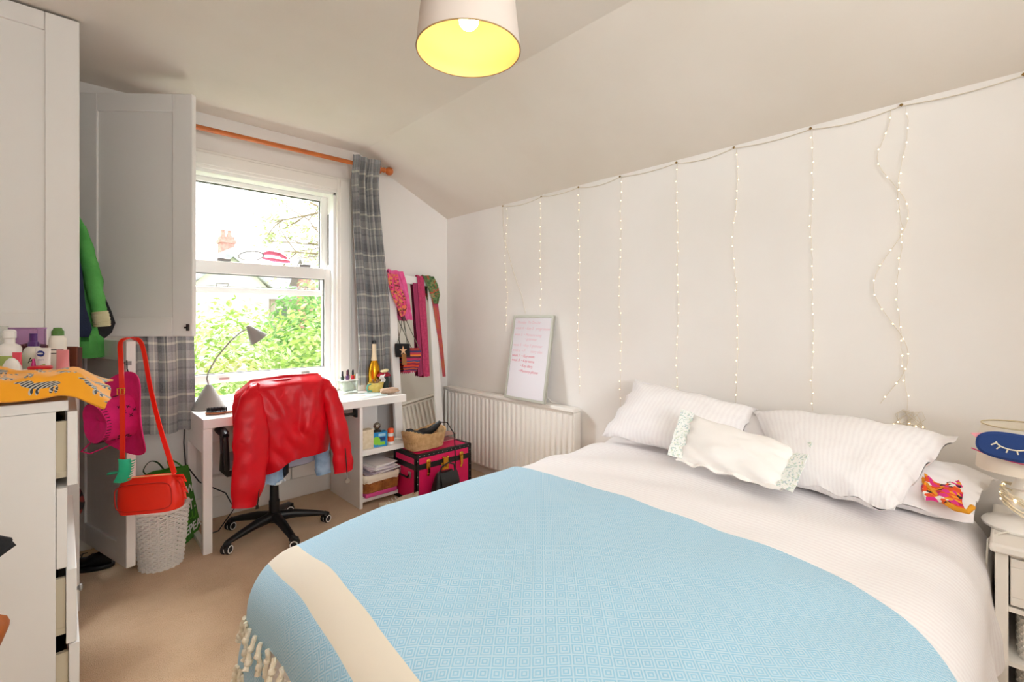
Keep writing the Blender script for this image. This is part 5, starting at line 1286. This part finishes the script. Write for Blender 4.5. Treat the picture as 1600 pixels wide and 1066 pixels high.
cl = thing('claw_clip', 'green hair claw clip fastened to the red bag strap', 'hair clip', (.197, 2.735, .632))
Mc = frame(V((.196, 2.705, .655)), (.7254, -.6884, 0), (0, 0, 1), V((.7254, -.6884, 0)).cross(V((0, 0, 1)))) @ rz(radians(-12))
m = MB().t(Mc); m.grid(lambda u, v: (-.004+.030*sin(v*pi*.55)-.012*(2*u-1)**2, lerp(-.052, .052, u), .022*cos(v*pi*.55)), 14, 8, thick=.004); m.build('jaw', CLIPG, cl)
m = MB().t(Mc)
for i in range(8): y_ = -.045+.0125*i; m.tube([(.022, y_, .004), (.032, y_+.004, -.004), (.030, y_+.006, -.016)], [.0035, .003, .0015], 5)
m.build('teeth', CLIPG, cl)
MB().t(Mc).tube([(.0, -.004, .018), (-.02, -.010, .026), (-.038, -.016, .028)], [.010, .014, .016], 8, flat=.35).build('lever', CLIPG, cl)

# ---------------------------------------------------------------- white wicker waste basket with its contents, green shopping bag
wk = thing('waste_basket', 'round white wicker basket on the carpet beside the wardrobe door', 'basket', (.385, 3.15, 0))
def rnd(t, f): return V(((.092+.030*f)*cos(2*pi*t), (.092+.030*f)*sin(2*pi*t), 0))
wicker(rnd, .004, .315, 28, 20, None, WICKW, .0048, .0050, .010)
for o in list(C.objects):
    if o.parent is None and o.name.split('.')[0] in ('weave', 'stakes', 'rim', 'base'): o.parent = wk; ORG[o.name] = ORG[wk.name]
for k in range(6):
    rr_ = random.Random(80+k)
    def pf_(u, v, rr_=rr_, k=k, o_=(rr_.uniform(-.035, .035), rr_.uniform(-.035, .035), rr_.uniform(0, 6.28))):
        a, b = (u-.5)*.10, (v-.5)*.08; c_, s_ = cos(o_[2]), sin(o_[2]); return (.385+o_[0]+a*c_-b*s_, 3.15+o_[1]+a*s_+b*c_, .255+.008*k+.03*nz((u*3+k, v*3, k))+.025*(u-.5))
    tag(MB().grid(pf_, 10, 10, thick=.002).build('crumpled_paper', (PAPERL, mat('slate_paper', '8f93a0', .7), PAPER, PAPERG, PAPER, PAPERL)[k]), ['lilac crumpled scrap in the white wicker basket, lowest of the scraps', 'slate blue crumpled scrap in the white wicker basket', 'white crumpled scrap low in the white wicker basket', 'grey-pink crumpled scrap in the white wicker basket', 'white crumpled scrap near the top of the wicker basket', 'lilac crumpled scrap on top in the wicker basket'][k], 'paper', 'paper scraps in the white wicker basket')
hgm = MB().tube(spl([(.34, 3.17, .285), (.375, 3.13, .325), (.41, 3.10, .36), (.44, 3.09, .352), (.435, 3.10, .30)], 6), .0055, 8)
tag(hgm.build('plastic_hanger', BLACK), 'black plastic hanger sticking out of the white wicker basket', 'hanger')
gb = thing('green_shopping_bag', 'green shopping bag with white capital lettering beside the desk leg', 'bag', (.50, 3.40, 0))
gd_ = V((.62, .78, 0)).normalized(); gu_ = V((-.06, .05, 1)); gu_ = (gu_-gd_*gu_.dot(gd_)).normalized(); Mg = frame(V((.474, 3.268, .004)), gd_, gu_, gd_.cross(gu_))
def gface(sgn):
    return lambda u, v: (lerp(lerp(-.0, -.11, sm((v-.72)*4)), lerp(.194, lerp(.245, .165, v), sm(v*9)), u), .45*v+.012*sin(u*5)*v, (-.001 if sgn < 0 else -.10)+.006*nz((u*3, v*3, sgn*4))*(1-abs(2*u-1)))
MB().t(Mg).grid(gface(-1), 24, 24, thick=.002).build('front_face', GREENB, gb)
MB().t(Mg).grid(gface(1), 24, 24, thick=.002).build('back_face', GREENB, gb)
for u0 in (0, 1):
    MB().t(Mg).grid(lambda u, v: tuple(V(gface(-1)(u0, v)).lerp(V(gface(1)(u0, v)), u)+V(((-.02 if u0 else .02)*sin(pi*u)*(.4+.6*v), 0, 0))), 8, 20, thick=.002).build('gusset', GREENB, gb)
MB().t(Mg).box(0, .194, .001, .004, -.10, 0).build('bag_base', GREENB, gb)
MB().t(Mg).tube(spl([(.02, .43, .001), (.03, .49, -.03), (.07, .505, -.05), (.11, .47, -.03), (.12, .43, .001)], 8), .005, 6, flat=.4).build('handle', GREENB, gb)
MB().t(Mg).tube(spl([(-.03, .44, -.10), (-.04, .48, -.12), (.03, .51, -.13), (.08, .49, -.12), (.10, .44, -.10)], 8), .005, 6, flat=.4).build('handle', mat('dark_green_handle', '1f3f18', .5), gb)
for s_, yy, xx, sz, im in (('W', .275, .115, .070, WHITEINK), ('EAT.', .170, .028, .082, WHITEINK), ('RE-U', .108, .046, .070, GREENINK), ('REPEA', .040, .030, .072, WHITEINK)):
    text('lettering', s_, sz, Mg @ tr(xx, yy, .006) @ rz(radians(2)), im, gb, ext=.0006, space=1.02, off=.0012)

# ---------------------------------------------------------------- printed cloth and toiletries on the chest
ZC = 1.0865
def zc(u, v):
    x = lerp(-.44, .092, u); y = lerp(1.872, 2.36, v)
    edge = min(1, min(u, 1-u)*7+.15)*min(1, (v+.06)*7)*min(1, (1-v)*5+.25)
    hgt = .060*edge*(1+.55*nz((x*6, y*6, 2)))+.018*edge*nz((x*16, y*14, 5))+.035*math.exp(-((u-.22)/.22)**2-((v-.55)/.3)**2)
    z = ZC+.004+max(0, hgt)
    k = max(0, x-.005)
    if k: z -= .28*k*(1-.95*sm((v-.3)/.25))
    if y < 1.90: z -= (1.90-y)*.5
    x += .02*sin(v*7)*u
    x += .035*sm((v-.25)/.3)*sm((u-.7)/.3)
    return (x, y, z)
tag(MB().grid(zc, 60, 50, thick=.006, uv=lambda u, v: (u*.53, v*.49+.06+1.0*(zc(u, v)[2]-ZC))).build('zebra_cloth', ZEBRA), 'orange cloth printed with zebras heaped on the white chest', 'cloth')
def bottle(name, label, cat, x, y, parts, s=1.0, sx=1.0, yaw=0):
    t = thing(name, label, cat, (x, y, ZC))
    for nm, prof, mt in parts:
        m = MB().t(tr(x, y, ZC) @ rz(yaw)); m.lathe([(r*s, z*s) for r, z in prof], 24)
        if sx != 1: 
            Mi = rz(yaw); m.v = [tuple(V((x, y, ZC))+Mi @ (lambda q: V((q.x, q.y*sx, q.z)))(Mi.inverted() @ (V(p)-V((x, y, ZC))))) for p in m.v]
        m.build(nm, mt, t)
    return t
bottle('spray_can', 'tall cream spray can with green cap on the chest', 'spray can', -.014, 2.52, [('can', [(.004, 0), (.024, 0), (.026, .003), (.026, .155), (.024, .165), (.016, .176), (.004, .178)], SKINB), ('cap', [(.004, .173), (.0185, .173), (.0185, .19), (.014, .195), (.012, .203), (.004, .204)], DGREEN)])
m = MB(); m.grid(lambda u, v: (-.014+.0262*cos(-2.4+1.5*u), 2.52+.0262*sin(-2.4+1.5*u), ZC+.118+.004*v), 8, 2); m.grid(lambda u, v: (-.014+.0262*cos(-2.4+1.3*u), 2.52+.0262*sin(-2.4+1.3*u), ZC+.105+.003*v), 8, 2)
m.build('print_lines', DINK, bpy.data.objects['spray_can'])
bottle('pump_bottle', 'white pump bottle with green label at the left of the chest top', 'bottle', -.140, 2.50, [('bottle_body', [(.004, 0), (.030, 0), (.032, .004), (.032, .130), (.028, .140), (.016, .148), (.004, .149)], WHITEP), ('pump_head', [(.004, .147), (.015, .147), (.015, .165), (.018, .168), (.018, .192), (.012, .198), (.004, .199)], WHITEP), ('label_band', [(.0325, .05), (.0325, .105)], LABG)])
t = bottle('lotion_bottle', 'cream lotion bottle with purple cap on the chest', 'bottle', -.080, 2.53, [('bottle_body', [(.004, 0), (.033, 0), (.036, .004), (.036, .105), (.030, .125), (.014, .136), (.004, .137)], SKINB), ('cap', [(.004, .134), (.020, .134), (.018, .15), (.0135, .153), (.0135, .182), (.004, .183)], PURP)], sx=.6, yaw=radians(-43))
cf = frame(V((0, 0, 0)), (.7254, -.6884, 0), (0, 0, 1), V((.7254, -.6884, 0)).cross(V((0, 0, 1))))   # faces the room corner
def at(x, y, z, dx=0, dz=0, df=0): return tr(x, y, z) @ cf @ tr(dx, dz, df)
def tube_pack(name, label, x, y, h, w_, mt, capm, tilt=0, d0=.016):
    t = thing(name, label, 'tube', (x, y, ZC)); M = tr(x, y, ZC) @ cf @ rx(-pi/2) @ ry(tilt)   # local: x across, y depth, z up
    M = tr(x, y, ZC) @ rz(radians(-43.5))
    R = []
    for f in [i/10 for i in range(11)]:
        a = lerp(w_*.40, w_*.5, f); b = lerp(d0, .0025, f**1.3); R.append([(a*cos(q), b*sin(q), .022+(h-.022)*f) for q in [2*pi*i/24 for i in range(24)]])
    MB().t(M).rings(R).build('tube_body', mt, t)
    MB().t(M).rings([[(w_*.40*g*cos(q), d0*g*sin(q), z) for q in [2*pi*i/24 for i in range(24)]] for z, g in ((0, .97), (.002, 1), (.0215, 1), (.022, .9))]).build('cap', capm, t)
    return t, M
t, M = tube_pack('cream_tube', 'white cream tube with navy oval logo on the chest', -.052, 2.42, .132, .058, WHITEP, WHITEP)
m = MB().t(M @ tr(0, -.0085, .112) @ rx(pi/2)); m.prism([(.0135*cos(a), .0105*sin(a)) for a in [2*pi*i/28 for i in range(28)]], .002); m.build('logo_oval', NIVB, t)
text('lettering', 'NIVEA', .0075, M @ tr(0, -.0108, .1093) @ rx(pi/2), WHITEINK, t, 'CENTER', ext=.0002, off=.0003)
text('lettering', 'SOFT', .010, M @ tr(.004, -.0115, .086) @ rx(pi/2), mat('pale_letter', 'b9c4d4', .5), t, 'CENTER', ext=.0002)
m = MB().t(M @ tr(0, -.0170, .048) @ rx(pi/2) @ rz(.45)); m.prism([(.022*cos(a), .008*sin(a)) for a in [2*pi*i/24 for i in range(24)]], .0016); m.build('logo_swoosh', CYAN, t)
m = MB().t(M @ tr(.006, -.0150, .066) @ rx(pi/2) @ rz(.45)); m.prism([(.020*cos(a), .004*sin(a)) for a in [2*pi*i/24 for i in range(24)]], .0016); m.build('logo_swoosh', LIME, t)
t, M = tube_pack('pink_tube', 'pale pink tube standing in front of the spray can', .0, 2.44, .122, .048, PINKT, STEEL, d0=.019)
t, M = tube_pack('coral_tube', 'coral red tube leaning beside the white pump bottle', -.118, 2.43, .118, .034, CORAL, CORAL)
t = bottle('roll_on', 'rounded white deodorant roll-on at the front of the chest', 'deodorant', -.128, 2.38, [('bottle_body', [(.004, 0), (.030, 0), (.033, .006), (.033, .045), (.028, .072), (.018, .092), (.008, .101), (.003, .103)], WHITEP)], sx=.7, yaw=radians(-43.5))
text('lettering', 'Dove', .020, tr(-.128, 2.38, ZC+.052) @ rz(radians(-43.5)) @ tr(0, -.0245, 0) @ rx(pi/2-.18), DINK, t, 'CENTER', ext=.0002)
t = bottle('small_jar', 'small white and dark green jar behind the roll-on', 'jar', -.100, 2.445, [('jar_body', [(.004, 0), (.020, 0), (.021, .003), (.021, .035), (.004, .036)], mat('dark_jar', '3b4a44', .3)), ('lid', [(.004, .036), (.022, .036), (.022, .055), (.004, .056)], WHITEP)])
t = bottle('magenta_bottle', 'slim magenta bottle with pointed nozzle beside the cream tube', 'bottle', -.076, 2.405, [('bottle_body', [(.003, 0), (.012, 0), (.013, .003), (.013, .05), (.007, .062), (.006, .075), (.003, .095)], MAGEN)])
text('lettering', 'A', .03, tr(-.085, 2.49, ZC+.075) @ rz(radians(-43.5)) @ tr(0, -.012, 0) @ rx(pi/2), DINK, bpy.data.objects['lotion_bottle'], ext=.0002)
o = MB().t(tr(-.058, 2.37, ZC+.058)).lathe([(.002, 0), (.03, 0), (.034, .006), (.03, .012), (.002, .013)], 24).build('red_compact', REDP); tag(o, 'flat red compact lying on the orange cloth', 'compact')
pb = thing('purple_pouch', 'translucent purple plastic pouch standing behind the lotion bottle', 'pouch', (-.10, 2.60, ZC))
M = tr(-.098, 2.60, ZC) @ rz(radians(-43.5)); m = MB().t(M)
m.box(-.055, .055, -.018, -.016, 0, .20); m.box(-.055, .055, .016, .018, 0, .20); m.box(-.055, -.053, -.016, .016, 0, .20); m.box(.053, .055, -.016, .016, 0, .20); m.build('pouch_wall', PURPLEC, pb)
MB().t(M).box(-.055, .055, -.018, .018, 0, .003).box(-.056, .056, -.019, .019, .198, .204).build('pouch_seam', mat('purple_seam', 'a57aa8', .4), pb)
bw = thing('brown_wallet', 'brown leather wallet standing upright beside the spray can', 'wallet', (.03, 2.56, ZC)); M = tr(.026, 2.56, ZC) @ rz(radians(-43.5))
MB().t(M).box(-.032, .032, -.012, -.002, 0, .128).build('front_panel', BROWNL, bw, bevel=.003); MB().t(M).box(-.032, .032, .001, .011, 0, .125).build('back_panel', BROWNL, bw, bevel=.003)
MB().t(M).box(.0305, .0325, -.010, .010, .004, .124).build('edge_stitch', mat('brown_edge', '4a2214', .6), bw)
tag(lump('brown_toilet_bag', 'dark brown leather bag lying behind the lotion bottle on the chest', 'bag', (-.085, 2.645, ZC+.075), (.075, .045, .073), BROWNL, 9), 'dark brown leather bag lying behind the lotion bottle on the chest', 'bag')
o = MB().t(tr(-.20, 2.62, ZC) @ rz(radians(-43))).box(-.07, .07, -.004, .004, 0, .21).build('photo_frame', CLEAR, bevel=.001); tag(o, 'clear plastic panel standing behind the white pump bottle', 'panel')

# ---------------------------------------------------------------- wooden chair with a dark coat at the left edge
wch = thing('wooden_chair', 'orange-brown wooden chair beside the chest under the dark coat', 'chair', (-.35, 1.15, 0))
for x in (-.52, -.155):
    for y in (1.0, 1.36):
        MB().tube([(x, y, 0), (x, y, .43)], [.016, .020], 10).build('leg', WOODP, wch)
B(-.54, -.13, .98, 1.38, .43, .46).build('seat', WOODP, wch, bevel=.008)
for y in (1.0, 1.38): MB().tube([(-.50, y, .46), (-.53, y, .70), (-.56, y, .95)], .016, 10).build('back_post', WOODP, wch)
for z in (.62, .76, .90): B(-.56, -.53, 1.01, 1.37, z, z+.06).build('back_slat', WOODP, wch, bevel=.006)
MB().tube(spl([(-.53, 1.235, .66), (-.35, 1.235, .70), (-.16, 1.235, .755), (-.090, 1.24, .785), (-.092, 1.24, .755), (-.13, 1.24, .66), (-.16, 1.245, .46)], 8), .015, 10, flat=.8).build('arm', mat('arm_wood', 'b0602c', .4, var=(10, '97501f')), wch)
def ct(u, v):
    x = lerp(-.34, -.058, v**.8)+.02*nz((u*4, v*3, 4)); a = (u-.5)*2
    return (x, 1.22+.11*a+.02*nz((u*3, v*5, 9)), 1.0-.05*v-.16*abs(a)**1.5*(.5+v)+.03*nz((u*5, v*4, 1))-.06*sm((v-.8)*5))
m = MB(); 
R = []
for j in range(15):
    f = j/14; x = lerp(-.48, -.066, f); rr = .075*(1-f**5)*(1+.25*nz((f*6, 1, 2)))+.010; zc_ = .925+.015*sin(f*5)+.012*f
    R.append([(x+.01*nz((q, f*4, 3)), 1.235+.8*rr*cos(q)*(1+.2*nz((q*1.3, f*5, 1))), zc_+rr*sin(q)*(1+.25*nz((q*2, f*4, 8)))) for q in [2*pi*i/22 for i in range(22)]])
tag(m.rings(R).build('dark_coat', BLACKC), 'dark coat bundled over the wooden chair at the left edge', 'coat')

# ---------------------------------------------------------------- outdoors
gd = struct(B(-30, 60, 4.6, 90, -3.2, -3.0).build('lawn_ground', LAWN))
def bush(label, c, r, n, size, mt, seed, group='bushes beyond the window', name='garden_bush', trunk=True):
    t = thing(name, label, 'bush' if 'bush' in name else 'tree', (c[0], c[1], -3.0), group); rr_ = random.Random(seed); m = MB()
    for i in range(n):
        while True:
            d = V((rr_.gauss(0, 1), rr_.gauss(0, 1), rr_.gauss(0, 1)))
            if d.length > .1: break
        d.normalize(); k = rr_.random()**.28
        lump_ = 1+.28*noise.noise(V((d.x*2.6+seed, d.y*2.6, d.z*2.6)))+.12*noise.noise(V((d.x*7+seed, d.y*7, d.z*7)))
        p = V((c[0]+d.x*r[0]*k*lump_, c[1]+d.y*r[1]*k*lump_, c[2]+d.z*r[2]*k*lump_))
        a = (d+V((rr_.uniform(-.8, .8), rr_.uniform(-.8, .8), rr_.uniform(-.3, .9)))).normalized(); x = a.orthogonal().normalized(); y = a.cross(x); q = rr_.random()*6.28; s = size*rr_.uniform(.6, 1.25)
        e = x*cos(q)+y*sin(q); f = a.cross(e); g = a*.25
        v0 = len(m.v); 
        for w_ in (p-e*s, p+f*s*.45+g*s*.5, p+e*s, p-f*s*.45+g*s*.5): m.v.append(tuple(w_)); m.uv.append((0, 0))
        m.f.append([v0, v0+1, v0+2]); m.f.append([v0, v0+2, v0+3])
    o = m.build('leaves', mt, t); o['kind'] = 'stuff'
    if trunk:
        MB().tube([(c[0], c[1], -3), (c[0]+.1, c[1], (c[2]-3)/2), (c[0], c[1], c[2])], [.10, .08, .03], 8).build('trunk', BARK, t)
    return t
bush('lime green bush filling the middle of the window view', (4.0, 10.6, -.55), (1.35, 1.2, 2.15), 5200, .085, LEAFA, 1)
bush('pale flowering bush low on the left of the window view', (2.4, 10.2, -1.1), (1.1, 1.0, 2.0), 4200, .07, LEAFB, 2)
bush('deep green bush at the right edge of the window view', (5.6, 11.6, -.1), (1.1, 1.1, 1.9), 3800, .09, LEAFC, 3)
bush('mixed green bush in the left background behind the pale one', (2.9, 13.0, -.6), (1.3, 1.2, 2.3), 3600, .10, LEAFA, 4)
bush('pale variegated bush in front of the lime green one', (3.6, 8.4, -1.3), (1.3, .8, 1.55), 4200, .06, LEAFB, 5)
bush('low mixed bush nearest below the window sill', (2.2, 7.4, -1.65), (1.3, .9, 1.45), 4200, .06, LEAFD, 6)
bush('rounded mid green bush at the back right of the garden', (6.0, 15.5, .3), (1.9, 1.3, 2.2), 3600, .12, LEAFC, 7)
bush('leafy lime bush standing at the far left of the garden', (1.3, 9.0, -1.2), (.9, .9, 1.6), 2600, .08, LEAFD, 8)
tt = thing('garden_tree', 'tree whose sparse branches reach into the upper right of the window', 'tree', (5.4, 8.6, -3.0)); rr_ = random.Random(17)
MB().tube([(5.4, 8.6, -3), (5.35, 8.6, 1), (5.2, 8.6, 3), (5.0, 8.7, 4.6), (4.8, 8.8, 6)], [.22, .18, .14, .08, .03], 10).build('trunk', BARK, tt)
br = MB(); lv = MB()
def twig(p, d, L, r, depth):
    pts = [p]; q = V(p); dd = V(d).normalized()
    for i in range(5):
        dd = (dd+V((rr_.uniform(-.22, .22), rr_.uniform(-.22, .22), rr_.uniform(-.20, .12)))).normalized(); q = q+dd*L/5; pts.append(V(q))
    br.tube(pts, [r*(1-.13*i) for i in range(6)], 5)
    if depth < 3:
        for k in range(3+(depth < 2)): twig(pts[rr_.randint(1, 5)], dd+V((rr_.uniform(-.9, .9), rr_.uniform(-.9, .9), rr_.uniform(-.7, .6))), L*.58, r*.5, depth+1)
    else:
        for k in range(9):
            c = V(pts[rr_.randint(1, 5)])+V((rr_.uniform(-.08, .08), rr_.uniform(-.08, .08), rr_.uniform(-.08, .08))); a = V((rr_.uniform(-1, 1), rr_.uniform(-1, 1), rr_.uniform(-1, 1))).normalized(); x = a.orthogonal().normalized(); y = a.cross(x); s = rr_.uniform(.03, .055)
            v0 = len(lv.v)
            for w_ in (c-x*s, c+y*s*.5, c+x*s, c-y*s*.5): lv.v.append(tuple(w_)); lv.uv.append((0, 0))
            lv.f.append([v0, v0+1, v0+2]); lv.f.append([v0, v0+2, v0+3])
twig((5.3, 8.6, 1.9), (-1, .15, .55), 1.9, .05, 0); twig((5.25, 8.6, 2.5), (-1, .2, .30), 2.0, .05, 0); twig((5.2, 8.6, 3.0), (-1, .3, .05), 2.0, .05, 0); twig((5.1, 8.7, 3.6), (-.9, .1, -.15), 1.8, .045, 0)
o = br.build('branches', BARK, tt); o['kind'] = 'stuff'; o = lv.build('leaves', LEAFB, tt); o['kind'] = 'stuff'
def house(name, label, x0, x1, y0, y1, ze, zr, wm, rm, gable_x=True):
    t = thing(name, label, 'house', ((x0+x1)/2, (y0+y1)/2, -3))
    B(x0, x1, y0, y1, -3, ze).build('wall', wm, t)
    m = MB(); o_ = .35
    if gable_x:      # ridge runs along x
        ym = (y0+y1)/2; m.rings([[(x, y0-o_, ze-.15), (x, ym, zr), (x, y1+o_, ze-.15), (x, ym, zr-.5)] for x in (x0-o_, x1+o_)])
        MB().rings([[(x, y0, ze), (x, ym, zr-.2), (x, y1, ze)] for x in (x0, x1)]).build('gable', wm, t)
    else:
        xm_ = (x0+x1)/2; m.rings([[(x0-o_, y, ze-.15), (xm_, y, zr), (x1+o_, y, ze-.15), (xm_, y, zr-.5)] for y in (y1+o_, y0-o_)])
        MB().rings([[(x0, y, ze), (xm_, y, zr-.2), (x1, y, ze)] for y in (y1, y0)]).build('gable', wm, t)
    m.build('roof', rm, t, ang=10); return t
h1 = house('far_house', 'white gabled house with grey roof beyond the bushes on the left', 4.6, 8.2, 28, 34, 2.9, 5.0, RENDERW, SLATE, False)
c1 = B(7.0, 7.75, 33.2, 34.0, 3.6, 6.35).build('chimney', BRICK, h1); B(6.93, 7.82, 33.13, 34.07, 5.95, 6.15).build('chimney_band', BRICK, c1)
m = MB()
for x in (7.2, 7.55): m.t(tr(x, 33.6, 6.35)); m.lathe([(.10, 0), (.14, .02), (.11, .35), (.13, .42), (.08, .44)], 12)
m.build('chimney_pot', BRICK, c1)
h2 = house('far_house', 'slate roofed house in the middle distance through the window', 9.0, 11.6, 30.4, 36, 2.6, 4.9, RENDERW, SLATE, True)
for x in (9.2, 10.4): f = B(x, x+.8, 30.35, 30.42, .8, 2.1).build('window', PVC, h2); B(x+.08, x+.72, 30.33, 30.36, .88, 2.02).build('pane', mat('far_pane', '7f8a94', .2), f)
h3 = house('brick_house', 'red brick house behind the lime bush through the window', 10.2, 13.6, 26.5, 29.5, 3.4, 5.2, BRICK, SLATE, True)
for x in (10.7, 11.5): f = B(x, x+.6, 26.45, 26.52, 2.3, 3.2).build('window', PVC, h3); B(x+.07, x+.53, 26.43, 26.46, 2.37, 3.13).build('pane', mat('far_pane', '7f8a94', .2), f)
f = B(10.15, 10.25, 26.4, 26.5, -3, 3.4).build('downpipe', PVC, h3)
